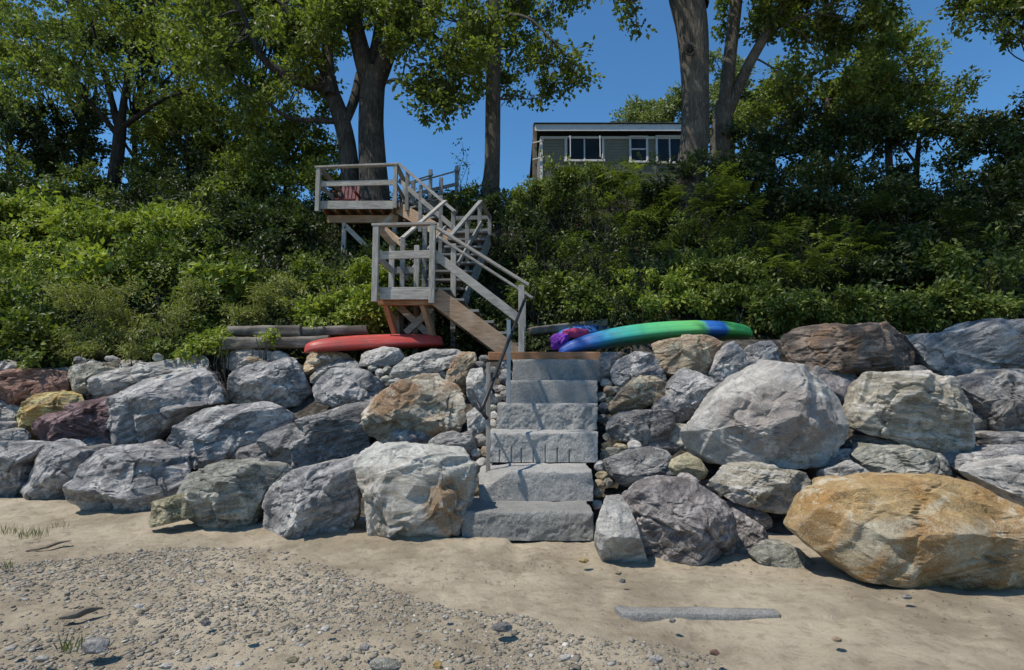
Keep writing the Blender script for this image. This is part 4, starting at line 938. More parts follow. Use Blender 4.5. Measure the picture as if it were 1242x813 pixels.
# ------------------------------------------------------------------ foliage
def unit(n): v = rng.normal(size=(n, 3)); return v / np.linalg.norm(v, axis=1)[:, None]
def leaf_arrays(C, A_, Nn, L, W):
    """rhombic leaves: centre C, axis A_, normal Nn; folded a little along the midrib"""
    A_ = A_ / np.linalg.norm(A_, axis=1)[:, None]
    B_ = np.cross(Nn, A_); B_ /= np.maximum(np.linalg.norm(B_, axis=1), 1e-6)[:, None]; Nn = np.cross(A_, B_)
    L = L[:, None]; W = W[:, None]
    v = np.stack([C, C + A_ * L * .45 + B_ * W * .5 + Nn * W * .12, C + A_ * L - Nn * L * .12, C + A_ * L * .45 - B_ * W * .5 + Nn * W * .12], 1)
    return v.reshape(-1, 3)
def foliage(name, clumps, n_sprig, per, L, mat, parent=None, origin=None, up=.55, shell=.45, kind='broad', spread=1.6, lump=.35, wr=.6, seed=0, droop=.0, gap=-.3):
    """clumps: list of (centre, (rx, ry, rz)); leaves grow in sprigs spread through each clump"""
    vol = np.array([r[0] * r[2] + r[1] * r[2] + r[0] * r[1] for _, r in clumps]); vol = vol / vol.sum()
    VV = []; TT = []
    for (c, r), f in zip(clumps, vol):
        n = max(int(n_sprig * f), 4); c = np.array(c); r = np.array(r)
        d = unit(n); rad = (shell + (1 - shell) * rng.random(n)) ** .6
        # lumpy, gappy outline
        ms = max(5, int(7 + 60 * min(1.0, (r.max() / 2.2))  ** 1.3)); sd_ = unit(ms); sr_ = (shell + (1 - shell) * rng.random(ms)) ** .6
        pk = rng.integers(0, ms, n); d = sd_[pk] + rng.normal(size=(n, 3)) * np.array([.17, .17, .09]) * (1.0 if r.max() > .5 else 1.5); rad = sr_[pk] 
        w_ = d * 2.2 + c * .7; nz = fbm(w_, 3, seed + 3); rad = rad * (1 + lump * nz)
        P = c + d * rad[:, None] * r
        g = fbm(P * 1.6, 2, seed + 9); kp = g > gap; P = P[kp]; d = d[kp]; n = len(P)
        if n == 0: continue
        if kind == 'compound':
            ax = d * .7 + unit(n) * .6; ax[:, 2] += .15; ax /= np.linalg.norm(ax, axis=1)[:, None]
            up_ = np.tile([0, 0, 1.0], (n, 1)) + unit(n) * .35; sd = np.cross(up_, ax); sd /= np.linalg.norm(sd, axis=1)[:, None]
            Lr = L * per * .30 * rng.uniform(.7, 1.2, n); t = (np.arange(per) // 2 + .5) / (per / 2)
            s = np.where(np.arange(per) % 2, 1, -1)
            Ct = P[:, None] + ax[:, None] * (Lr[:, None] * t[None])[..., None]; Ct[..., 2] -= (t ** 2)[None] * (Lr * .35)[:, None]
            Ax = sd[:, None] * s[None, :, None] + ax[:, None] * .45; Ax[..., 2] -= .2
            Nn = np.tile(up_[:, None], (1, per, 1)); tint = np.repeat(rng.random(n), per)
        else:
            Ct = P[:, None] + unit(n * per).reshape(n, per, 3) * (L * spread * rng.random((n, per, 1)) ** .5)
            Ax = d[:, None] * .8 + unit(n * per).reshape(n, per, 3) * .9; Ax[..., 2] -= droop
            Nn = unit(n * per).reshape(n, per, 3) * (1 - up) ; Nn[..., 2] += up; Nn += d[:, None] * .35
            tint = np.repeat(rng.random(n) * .7, per) + rng.random(n * per) * .3
        m_ = n * per; Ln = L * rng.uniform(.65, 1.3, m_)
        VV.append(leaf_arrays(Ct.reshape(-1, 3), Ax.reshape(-1, 3), Nn.reshape(-1, 3), Ln, Ln * wr)); TT.append(tint)
    V = np.concatenate(VV); T_ = np.concatenate(TT); nq = len(V) // 4
    if parent is not None: V = V - np.array(wloc(parent))
    elif origin is not None: V = V - np.array(origin)
    me = np_mesh(name, V, np.arange(nq * 4).reshape(-1, 4), False)
    a_ = me.attributes.new('tint', 'FLOAT', 'FACE'); a_.data.foreach_set('value', T_.astype(np.float32))
    return link(name, me, mat, parent, origin if parent is None else None)
def limb_mesh(polys, name, mat, parent, n=14, bark=.05):
    """polys: list of (points, radii); smooth knobbly tubes"""
    VV = []; FF = []; base = 0
    for pts, rad in polys:
        pts = [Vector(p) for p in pts]; 
        # resample with Catmull-Rom
        P = []; Rr = []; m_ = max(3, int(18 / max(1, len(pts) - 1)) if len(pts) > 2 else 6)
        for i in range(len(pts) - 1):
            p0, p1, p2, p3 = pts[max(i - 1, 0)], pts[i], pts[i + 1], pts[min(i + 2, len(pts) - 1)]
            for k in range(m_):
                t = k / m_; P.append(.5 * ((2 * p1) + (p2 - p0) * t + (2 * p0 - 5 * p1 + 4 * p2 - p3) * t * t + (3 * p1 - p0 - 3 * p2 + p3) * t ** 3)); Rr.append(rad[i] + (rad[i + 1] - rad[i]) * t)
        P.append(pts[-1]); Rr.append(rad[-1]); nn = n if max(rad) > .08 else 6
        u = None
        for i, p in enumerate(P):
            d = (P[min(i + 1, len(P) - 1)] - P[max(i - 1, 0)]).normalized()
            if u is None: u = d.orthogonal().normalized()
            u = (u - d * u.dot(d)).normalized(); v = d.cross(u)
            for k in range(nn):
                th = 2 * math.pi * k / nn; VV.append((p + (u * math.cos(th) + v * math.sin(th)) * Rr[i])[:])
        for i in range(len(P) - 1):
            for k in range(nn): FF.append([base + i * nn + k, base + i * nn + (k + 1) % nn, base + (i + 1) * nn + (k + 1) % nn, base + (i + 1) * nn + k])
        base += len(P) * nn
    V = np.array(VV); V = V - np.array(wloc(parent))
    return link(name, np_mesh(name, V, FF), mat, parent)
def wiggle(a, b, k, amt, sag=0):
    a, b = Vector(a), Vector(b); L = (b - a).length; out = [a]
    for i in range(1, k):
        t = i / k; out.append(a.lerp(b, t) + Vector((random.uniform(-1, 1), random.uniform(-1, 1), random.uniform(-1, 1))) * L * amt + Vector((0, 0, sag * L * math.sin(t * math.pi))))
    return out + [b]
def tree(name, label, Y, trunk, limbs, clumps, n_sprig, L, leaf, bark, group=None, per=7, twigs=4, base_px=None, back=None, wr=.62, up=.5, seed=0, shell=.35, droop=0.0, lump=.45):
    """trunk: [(px, py, r)]; limbs: lists of (px, py, Y, r); clumps: (px, py, Y, rx, rz)"""
    p0 = at(trunk[0][0], trunk[0][1], Y); gz = H(p0.x, Y) if Y < 40 else p0.z
    root = empty(name, (p0.x, Y, min(gz, p0.z)), label, 'tree', group)
    tp = [at(x, y, Y) for x, y, r in trunk]; tr = [r for *_, r in trunk]
    tp = [Vector((tp[0].x, Y, min(gz, p0.z) - .3))] + tp; tr = [tr[0] * 1.5] + tr
    limb_mesh([(tp, tr)], 'trunk', bark, root, 22)
    skel = [(p, r) for p, r in zip(tp[1:], tr[1:])]; polys = []
    for lb in limbs:
        q = [at(x, y, yy) for x, y, yy, r in lb]; rr = [r for *_, r in lb]; polys.append((q, rr))
        for i in range(len(q) - 1):
            for t in (0, .33, .66): skel.append((q[i].lerp(q[i + 1], t), rr[i] + (rr[i + 1] - rr[i]) * t))
        skel.append((q[-1], rr[-1]))
    CL = []
    for (cx, cy, yy, rx, rz) in clumps:
        if rz == 'w': c = Vector((cx, cy, yy)); k = 1; rz = rx * .6
        else: c = at(cx, cy, yy); k = yy / F
        CL.append((c[:], (rx * k, (rx + rz) / 2 * k * 1.1, rz * k)))
        cand = [s for s in skel if s[0].z < c.z + 1.5] or skel
        s = min(cand, key=lambda s: (s[0] - c).length + (2.0 if s[1] < .03 else 0)); r0 = min(s[1] * .6, .02 + .012 * (s[0] - c).length); r0 = max(r0, .018)
        polys.append((wiggle(s[0], c, 4, .06, .04), [r0, r0 * .85, r0 * .7, r0 * .5, r0 * .35]))
        for _ in range(twigs):
            d = Vector(unit(1)[0]); e = c + Vector((d.x * rx * k, d.y * rx * k, d.z * rz * k)) * .85
            st_ = s[0].lerp(c, random.uniform(.45, 1)); polys.append((wiggle(st_, e, 3, .08), [r0 * .4, r0 * .3, r0 * .2, .006]))
    limb_mesh(polys, 'branches', bark, root, 10)
    foliage('crown', CL, n_sprig, per, L, LF[leaf], root, up=up, wr=wr, seed=seed, shell=shell, droop=droop, lump=lump, gap=-.2)
    return root
def auto_clumps(poly, Y0, Y1, n, r0, r1, seed):
    rg = random.Random(seed); P = np.array(poly); out = []
    while len(out) < n:
        x = rg.uniform(P[:, 0].min(), P[:, 0].max()); y = rg.uniform(P[:, 1].min(), P[:, 1].max())
        if inpoly(np.array([x]), np.array([y]), poly)[0]:
            r = rg.uniform(r0, r1); out.append((x, y, rg.uniform(Y0, Y1), r, r * rg.uniform(.6, .85)))
    return out
# big twin-trunk tree behind the upper deck
tree('maple_tree', 'massive forked tree with a thick trunk right behind the upper deck', 16.0,
     [(455, 245, .44), (452, 200, .395), (450, 150, .36), (452, 105, .355), (455, 85, .31)],
     [[(452, 110, 16, .30), (440, 70, 16, .27), (428, 20, 16, .24), (415, -60, 16, .18)], [(455, 105, 16, .28), (472, 60, 15.8, .24), (492, 0, 15.6, .2), (510, -70, 15, .14)],
      [(450, 80, 16, .18), (460, 30, 16.5, .15), (462, -60, 17, .1)], [(470, 100, 15.8, .06), (480, 97, 15.5, .05), (500, 104, 15.2, .04), (515, 96, 15, .03)]],
     auto_clumps([(395, -60), (590, -60), (590, 60), (560, 80), (500, 60), (470, 40), (400, 60)], 14.5, 18, 22, 24, 44, 1)
     + [(495, 55, 15, 38, 26), (520, 85, 15, 40, 30), (545, 45, 15, 45, 38), (575, 95, 15.3, 26, 28), (570, 25, 15.3, 40, 30), (510, 15, 15.3, 40, 30), (525, 128, 15, 26, 20), (500, 108, 14.8, 18, 14), (548, 112, 15, 30, 22), (536, 145, 15, 10, 9), (560, 130, 15, 16, 12)],
     3600, .15, 'tree', BARK, seed=1, twigs=3)
tree('maple_tree', 'slimmer leaning trunk beside the massive forked tree, with a long limb to the left', 16.3,
     [(428, 245, .30), (424, 200, .27), (418, 160, .25), (405, 120, .24), (388, 95, .21)],
     [[(405, 122, 16.3, .22), (395, 85, 16.3, .2), (370, 50, 16.2, .17), (345, 10, 16, .14), (330, -60, 16, .1)], [(418, 150, 16.3, .14), (430, 120, 16.5, .15), (436, 90, 16.8, .12)],
      [(392, 105, 16.2, .17), (365, 100, 16, .14), (335, 85, 15.8, .12), (315, 65, 15.6, .10), (300, 30, 15.5, .08), (275, -20, 15, .05)], [(415, 148, 16.3, .09), (385, 146, 16, .08), (350, 143, 15.5, .06), (320, 120, 15.2, .04)],
      [(400, 115, 16, .15), (398, 60, 16.3, .14), (392, 0, 16.5, .12), (390, -60, 16.5, .1)]],
     auto_clumps([(230, -50), (410, -50), (400, 70), (360, 90), (340, 130), (300, 120), (250, 90), (220, 40)], 14.3, 17.5, 34, 20, 38, 2)
     + [(385, 105, 16.6, 20, 14), (360, 125, 16.3, 20, 12), (395, 135, 16.8, 14, 8), (310, 125, 15.5, 26, 16), (340, 100, 15.5, 20, 14)],
     3400, .15, 'tree', BARK, seed=2, twigs=3)
tree('maple_tree', 'tall straight bare trunk with leafy boughs high on its right', 17.0,
     [(594, 237, .30), (597, 200, .24), (598, 120, .235), (599, 40, .22), (600, -60, .2), (601, -160, .16)],
     [[(600, 30, 17, .06), (620, 18, 16.6, .05), (645, 25, 16.2, .04), (670, 50, 16, .03)], [(599, 60, 17, .05), (585, 30, 16.7, .04), (570, 5, 16.5, .03)], [(605, -20, 17, .07), (640, -30, 16.5, .05), (690, -20, 16, .03)]],
     [(640, 22, 18.1, 40, 20), (672, 12, 17.0, 30, 18), (690, -20, 17.0, 36, 24), (630, 55, 18.2, 26, 20), (660, 62, 16.8, 34, 20), (688, 70, 16.6, 26, 18), (700, 92, 16.6, 16, 14), (645, 95, 16.8, 26, 18), (655, 118, 16.8, 16, 9), (612, 105, 18.4, 20, 14), (700, 60, 16.8, 16, 10),
      (615, 80, 18.3, 18, 18), (620, 0, 18.4, 34, 22), (600, -40, 18.4, 50, 40), (650, -50, 17.3, 50, 30), (575, 60, 18.5, 22, 24), (676, 100, 16.7, 20, 12), (628, 118, 17.9, 12, 6)],
     2100, .15, 'tree', BARKL, seed=3, twigs=3)
# left trees
tree('oak_tree', 'dark branching tree with a leaning trunk at the left, in front of the sky gaps', 19.0,
     [(133, 268, .25), (137, 230, .22), (143, 185, .2), (146, 155, .19)],
     [[(146, 158, 19, .14), (152, 110, 19, .1), (160, 60, 19, .07), (170, 10, 19, .05)], [(145, 160, 19, .13), (135, 120, 19, .1), (120, 70, 18.8, .07), (110, 20, 18.8, .05)], [(148, 155, 19, .1), (172, 138, 18.8, .08), (200, 120, 18.5, .05), (230, 110, 18.5, .03)],
      [(143, 165, 19, .1), (115, 130, 18.6, .07), (80, 100, 18.4, .05), (40, 85, 18.2, .03)], [(140, 150, 19, .08), (128, 90, 18.8, .06), (90, 40, 18.6, .04)]],
     auto_clumps([(-20, -50), (250, -50), (270, 60), (240, 110), (180, 100), (150, 110), (100, 95), (-20, 110)], 17, 20.5, 46, 22, 40, 4) + [(220, 120, 18.5, 26, 14), (90, 118, 18.3, 30, 14), (30, 120, 18.3, 34, 20), (180, 118, 18.6, 22, 12)],
     3800, .15, 'treelt', BARKD, seed=4, twigs=3)
lt = [('dark small tree at the left edge of the bluff', 20.5, (8, 262), [(-10,100),(60,100),(70,180),(40,220),(-20,230)], 14, 'dark'),
      ('low dark tree between the left edge and the leaning trunk', 21.5, (68, 262), [(40,130),(120,130),(125,215),(90,240),(40,225)], 14, 'dark'),
      ('shaded tree just right of the leaning dark trunk', 21.0, (195, 262), [(160,130),(240,120),(250,220),(200,250),(165,240)], 15, 'tree'),
      ('yellow-green topped tree in the middle of the left woods', 20.0, (262, 262), [(225,130),(310,120),(330,200),(290,250),(230,250)], 18, 'treelt'),
      ('rounded green tree left of the upper deck', 18.8, (345, 262), [(290,140),(370,132),(398,180),(395,240),(300,255)], 22, 'mid')]
lt += [('tall leafy tree filling the upper left corner', 22.0, (95, 262), [(-40,-20),(130,-30),(120,90),(60,110),(-40,130)], 26, 'treelt'),
       ('tall dark tree behind the leaning trunk, upper left', 22.5, (160, 262), [(120,-20),(300,-30),(300,110),(240,140),(130,130)], 30, 'mid'),
       ('tall dense tree between the left woods and the forked tree', 21.0, (300, 262), [(250,-20),(400,-30),(395,60),(340,110),(250,140)], 28, 'tree'),
       ('dense low tree in front of the left woods', 19.5, (225, 262), [(170,175),(300,160),(310,250),(180,255)], 16, 'dark')]
for i, (lb, yy, (bx, by), poly, n_, lf) in enumerate(lt):
    tree('woodland_tree', lb, yy, [(bx, by, .14), (bx + 4, by - 50, .11), (bx + 2, by - 110, .08)], [[(bx + 3, by - 60, yy, .07), (bx + 24, by - 95, yy, .04)], [(bx + 3, by - 70, yy, .07), (bx - 20, by - 105, yy, .04)]],
         auto_clumps(poly, yy - 1.2, yy + .8, n_, 17, 32, 10 + i), 1500 if i < 5 else 2900, .15, lf, BARKD, group='trees in the left woods', seed=20 + i, twigs=3)
# right trees
OVER = [(-2, 9.2, 15.5, 1.9), (0.5, 9.7, 17, 2.1), (3, 9.5, 16, 2.0), (5.5, 9.7, 16.5, 2.1), (-0.5, 6.3, 15, 1.7), (1.6, 7.3, 16.5, 1.6), (-1.8, 4.6, 14.5, 1.4), (0.2, 4.3, 14.5, 1.5), (2.3, 5.1, 15.2, 1.5), (-4.6, 5.7, 13.5, 1.1), (-4.9, 4.6, 12.8, 0.9), (-3.2, 6.9, 14.5, 1.0), (4.5, 7.2, 16, 1.7), (3, 11.7, 18, 2.2), (0, 11.9, 17, 2.0), (6.5, 12.2, 18, 2.2), (8, 9.2, 17, 1.9), (7.5, 6.7, 16, 1.6)]
tr_ = tree('maple_tree', 'thick pale trunk with a round knot, in front of the house', 15.0,
     [(838, 215, .40), (843, 160, .37), (843, 100, .365), (840, 40, .42), (833, 0, .47), (825, -40, .46)],
     [[(832, 0, 15, .36), (808, -50, 15, .3), (790, -110, 15, .2)], [(845, 5, 15, .34), (860, -60, 15, .25), (870, -120, 15, .15)], [(815, -30, 15, .08), (785, -10, 14.6, .05), (765, 5, 14.4, .03)]],
     [(760, 5, 14.5, 24, 16), (775, 25, 14.4, 16, 14), (745, -10, 14.6, 26, 14), (785, -15, 14.6, 26, 18), (740, -40, 14.8, 50, 26), (810, -70, 15, 60, 40), (880, -60, 15, 50, 40), (776, 36, 14.4, 10, 8)]
     + [(x, y, z, r, 'w') for x, y, z, r in OVER],
     5600, .15, 'tree', BARKL, seed=5, twigs=3)
kx = at(836, 60, 14.54)
V0, F0 = ico(3); p_ = V0 * np.array([.11, .07, .13]); link('knot', np_mesh('knot', p_ + np.array([kx.x, 14.52, kx.z]) - np.array(wloc(tr_)), F0), BARKD, tr_)
tt = np.linspace(0, 2 * math.pi, 25)[:-1]
m = MB(); m.tube([(kx.x + .14 * math.cos(t), 14.52, kx.z + .16 * math.sin(t)) for t in np.linspace(0, 2 * math.pi, 25)], .035, 8); m.build('knot_rim', BARKL, tr_)
tree('maple_tree', 'pair of pale trunks forking in a V to the right of the knotted trunk', 16.0,
     [(872, 200, .29), (876, 150, .27), (880, 125, .26)],
     [[(878, 140, 16, .20), (884, 80, 16, .19), (893, 0, 16, .18), (900, -80, 16, .14)], [(884, 135, 16, .17), (905, 85, 15.8, .16), (930, 40, 15.6, .14), (958, -10, 15.4, .13), (985, -70, 15, .08)], [(925, 50, 15.6, .08), (950, 30, 15.5, .05), (990, 15, 15.2, .03)]],
     auto_clumps([(900, -60), (1060, -60), (1080, 10), (1060, 70), (1010, 80), (960, 70), (930, 60), (900, 10)], 14.4, 17, 30, 22, 40, 7) + [(880, 20, 16.6, 12, 24), (1060, 30, 15, 36, 24), (960, 95, 15.8, 30, 18), (1020, 90, 15.5, 34, 20)],
     3600, .15, 'tree', BARKL, seed=6, twigs=3)
rt = [('dark leafy tree filling the gap above the slope, right of the middle', 17.2, (1110, 235), [(1020,150),(1190,140),(1190,215),(1020,220)], 20, 'dark', 2000, [(1110,235,.1),(1112,200,.08),(1115,170,.05)]),
      ('bright yellow-green tree standing right of the V trunks', 19.0, (1000, 215), [(960,60),(1040,50),(1140,20),(1150,70),(1130,120),(1060,150),(960,160),(900,150),(915,110)], 34, 'treelt', 3400, [(1000,215,.12),(1003,150,.1),(1005,110,.07)]),
      ('dark green tree filling the middle right', 18.0, (1080, 230), [(1020,100),(1100,90),(1160,70),(1175,100),(1140,150),(1080,180),(1020,170)], 24, 'mid', 2300, [(1080,230,.12),(1078,170,.1),(1085,120,.06)]),
      ('tree overhanging the top right corner with feathery leaves', 14.0, (1290, 200), [(1150,-20),(1260,-30),(1330,0),(1330,60),(1260,50),(1220,40),(1170,20)], 22, 'tree', 1800, [(1290,230,.2),(1285,120,.16),(1280,40,.12)]),
      ('dark low tree at the right edge of the picture', 16.0, (1230, 240), [(1185,140),(1240,110),(1320,90),(1320,220),(1200,220)], 20, 'dark', 2000, [(1230,240,.1),(1232,190,.08),(1240,150,.05)]),
      ('dark leafy tree just right of the pale trunks, at bluff top', 16.8, (935, 225), [(890,150),(960,140),(1020,160),(1030,210),(900,215)], 18, 'dark', 1800, [(935,225,.1),(938,190,.08),(940,165,.05)])]
for i, (lb, yy, b_, poly, n_, lf, ns, tk) in enumerate(rt):
    tree('woodland_tree', lb, yy, tk, [[(tk[2][0], tk[2][1], yy, .05), (tk[2][0] + 30, tk[2][1] - 30, yy, .03)], [(tk[1][0], tk[1][1], yy, .05), (tk[1][0] - 30, tk[1][1] - 40, yy, .03)]],
         auto_clumps(poly, yy - 1.2, yy + .8, n_, 15, 28, 40 + i), ns, .135, lf, BARKL if i in (1, 2) else BARKD, group='trees in the right woods', seed=50 + i, twigs=3)
ft = tree('distant_tree', 'sunlit yellow-green treetop rising behind the house roof', 38.0, [(795, 240, .3), (795, 170, .25), (795, 140, .2)], [], auto_clumps([(755,150),(765,132),(795,118),(825,116),(850,125),(850,175),(760,175)], 36.5, 39, 26, 10, 20, 60), 3800, .22, 'far', BARKD, seed=61, up=.6, lump=.2)
tree('distant_tree', 'sunlit green foliage seen between the knotted trunk and the V trunks', 36.0, [(885, 240, .3), (885, 170, .25), (885, 120, .2)], [], auto_clumps([(855,70),(885,62),(900,90),(930,110),(920,160),(855,165)], 34.5, 37, 22, 10, 20, 62), 3000, .22, 'far', BARKD, seed=63, lump=.2)

# ------------------------------------------------------------------ shrubs
def shrub(label, cl, n_sprig, L, leaf, kind='broad', per=8, group=None, name='shrub', up=.5, wr=.55, seed=0, shell=.55, droop=0.1, stems=8, lump=.4):
    """cl: (px, py, Y, rx px, rz px)"""
    CL = []
    for (cx, cy, yy, rx, rz) in cl:
        c = at(cx, cy, yy); k = yy / F; CL.append((c[:], (rx * k, min(rx, rz * 1.6) * k * .8, rz * k)))
    c0 = np.mean([c for c, r in CL], 0); g = (c0[0], c0[1], H(c0[0], c0[1]))
    root = empty(name, g, label, 'shrub', group)
    polys = []
    for c, r in CL:
        hb = Vector((c[0], c[1], H(c[0], c[1]) - .06)); polys.append((wiggle(Vector(g) + Vector((0, 0, -.1)), hb, 4, .02), [.02] * 5))
        for _ in range(stems):
            b = Vector((c[0] + random.uniform(-.3, .3) * r[0], c[1] + random.uniform(-.2, .3) * r[1], 0)); b.z = H(b.x, b.y) - .05
            d = unit(1)[0]; e = Vector(c) + Vector((d[0] * r[0], d[1] * r[1], abs(d[2]) * r[2])) * .9
            polys.append((wiggle(b, e, 3, .08), [.018, .014, .009, .004]))
    limb_mesh(polys, 'stems', BARK, root, 6)
    foliage('leaves', CL, n_sprig, per, L, LF[leaf], root, up=up, wr=wr, seed=seed, shell=shell, kind=kind, droop=droop, lump=lump, gap=-.12)
    return root
SL = 'shrubs on the left slope'; SR = 'shrubs on the right slope'
S_ = [
 ('broad dark leafy shrub at the left edge above the pale rock', [(15,415,9.4,48,34),(60,420,9.5,40,26),(20,370,10.0,50,34),(-40,400,9.6,50,50)], 1300, .11, 'mid', 'broad'),
 ('tall feathery pale green bush in the centre of the left slope', [(140,375,9.8,62,46),(195,390,9.7,50,42),(160,415,9.4,62,26),(110,400,9.6,34,34),(215,360,10.2,36,26)], 3200, .075, 'fine', 'fine'),
 ('bright yellow-green shrub along the upper left slope', [(40,330,11.2,60,34),(95,320,11.5,48,26),(-20,320,11.5,60,40)], 1800, .11, 'bright', 'broad'),
 ('rounded bright shrub at the left crest', [(30,275,14.0,44,26),(75,262,14.5,36,20),(-20,280,14,44,30)], 1300, .13, 'bright', 'broad'),
 ('bright bush left of the dark leaning trunk', [(100,285,13.5,44,24),(130,300,12.8,44,24)], 1100, .12, 'bright', 'broad'),
 ('big bright rounded bush right of the dark leaning trunk', [(190,285,13.2,50,26),(160,272,14.0,36,16),(225,290,13.2,34,22)], 1500, .12, 'bright', 'broad'),
 ('leafy bush in the middle of the left slope, in half shade', [(190,325,11.8,54,30),(240,320,12.0,44,28),(150,335,11.5,40,26)], 1600, .11, 'mid', 'broad'),
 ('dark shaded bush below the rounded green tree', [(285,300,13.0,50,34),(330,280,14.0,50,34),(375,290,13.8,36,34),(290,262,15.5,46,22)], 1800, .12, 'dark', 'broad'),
 ('loose green shrub in the dark hollow left of the landing', [(275,360,11.0,44,34),(310,345,11.5,38,30)], 1000, .10, 'mid', 'broad'),
 ('pale-leaved shrub under the upper deck', [(370,345,12.0,34,28),(395,350,11.6,28,20)], 700, .10, 'mid', 'broad'),
 ('grassy green bush behind the stacked timbers', [(335,375,10.4,44,26),(300,385,10.2,34,20),(380,365,10.8,36,24)], 1500, .085, 'fine', 'fine'),
 ('lush bright plant left of the slanted landing legs', [(400,385,10.0,36,22),(430,378,10.2,34,24),(440,350,10.8,28,24)], 1200, .10, 'bright', 'broad'),
 ('low yellow-green plant creeping onto the pale boulder', [(225,425,9.1,30,14),(260,415,9.2,24,12)], 500, .075, 'bright', 'broad'),
 ('weedy yellow-green plant growing over the stacked timbers', [(318,412,8.98,14,7),(272,418,8.9,10,6)], 90, .07, 'bright', 'broad'),
 ('dark bush in the hollow beneath the feathery bush', [(215,410,9.5,34,26),(240,385,10.2,26,30)], 800, .09, 'mid', 'broad'),
 ('dark leafy mass on the left crest, between the woodland trunks at the far left', [(20,240,17.0,48,20),(75,246,17.2,34,15)], 700, .13, 'dark', 'broad'),
 ('dark thicket on the crest right of the leaning trunk', [(185,238,17.0,42,24),(230,225,17.5,42,30),(170,255,16,40,14)], 1100, .13, 'dark', 'broad'),
 ('tall shaded thicket on the crest behind the upper deck', [(290,225,17.0,46,32),(345,215,17.2,44,36),(385,230,17.0,30,34)], 1500, .13, 'mid', 'broad'),
 ('shaded holly-like bush left of the upper deck, below it', [(360,270,14.4,36,26),(320,260,15.2,40,24)], 900, .12, 'dark', 'broad'),
 ('tall dark sapling clump at the far left edge, reaching up into the trees', [(-5,215,18.2,36,34),(45,222,18.4,30,26)], 900, .13, 'mid', 'broad'),
 ('tall loose shrub left of the leaning trunk, reaching into the trees', [(100,228,18.4,30,26),(118,250,17.6,22,18)], 700, .13, 'mid', 'broad'),
 ('ragged bright bush rising above the crest right of the leaning trunk', [(205,262,15.6,26,22),(245,250,16.0,22,24)], 620, .14, 'bright', 'broad'),
 ('upright bright sprouts on the crest at the far left', [(50,252,14.8,24,16),(90,262,14.2,22,14),(10,262,14.4,26,14)], 700, .17, 'bright', 'broad'),
 ('large-leaved vine over the middle of the left slope', [(110,335,10.9,40,20),(60,350,10.6,36,20),(250,345,10.9,34,18)], 520, .18, 'bright', 'broad'),
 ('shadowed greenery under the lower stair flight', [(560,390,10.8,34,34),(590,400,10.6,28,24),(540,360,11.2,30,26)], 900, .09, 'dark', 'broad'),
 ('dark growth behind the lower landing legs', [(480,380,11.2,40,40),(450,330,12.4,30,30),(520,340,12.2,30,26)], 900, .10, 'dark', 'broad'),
]
for i, (lb, cl, n_, L, lf, kd) in enumerate(S_):
    shrub(lb, cl, n_, L, lf, 'broad', 8 if kd == 'broad' else 10, SL, wr=.55 if kd == 'broad' else .28, seed=100 + i)
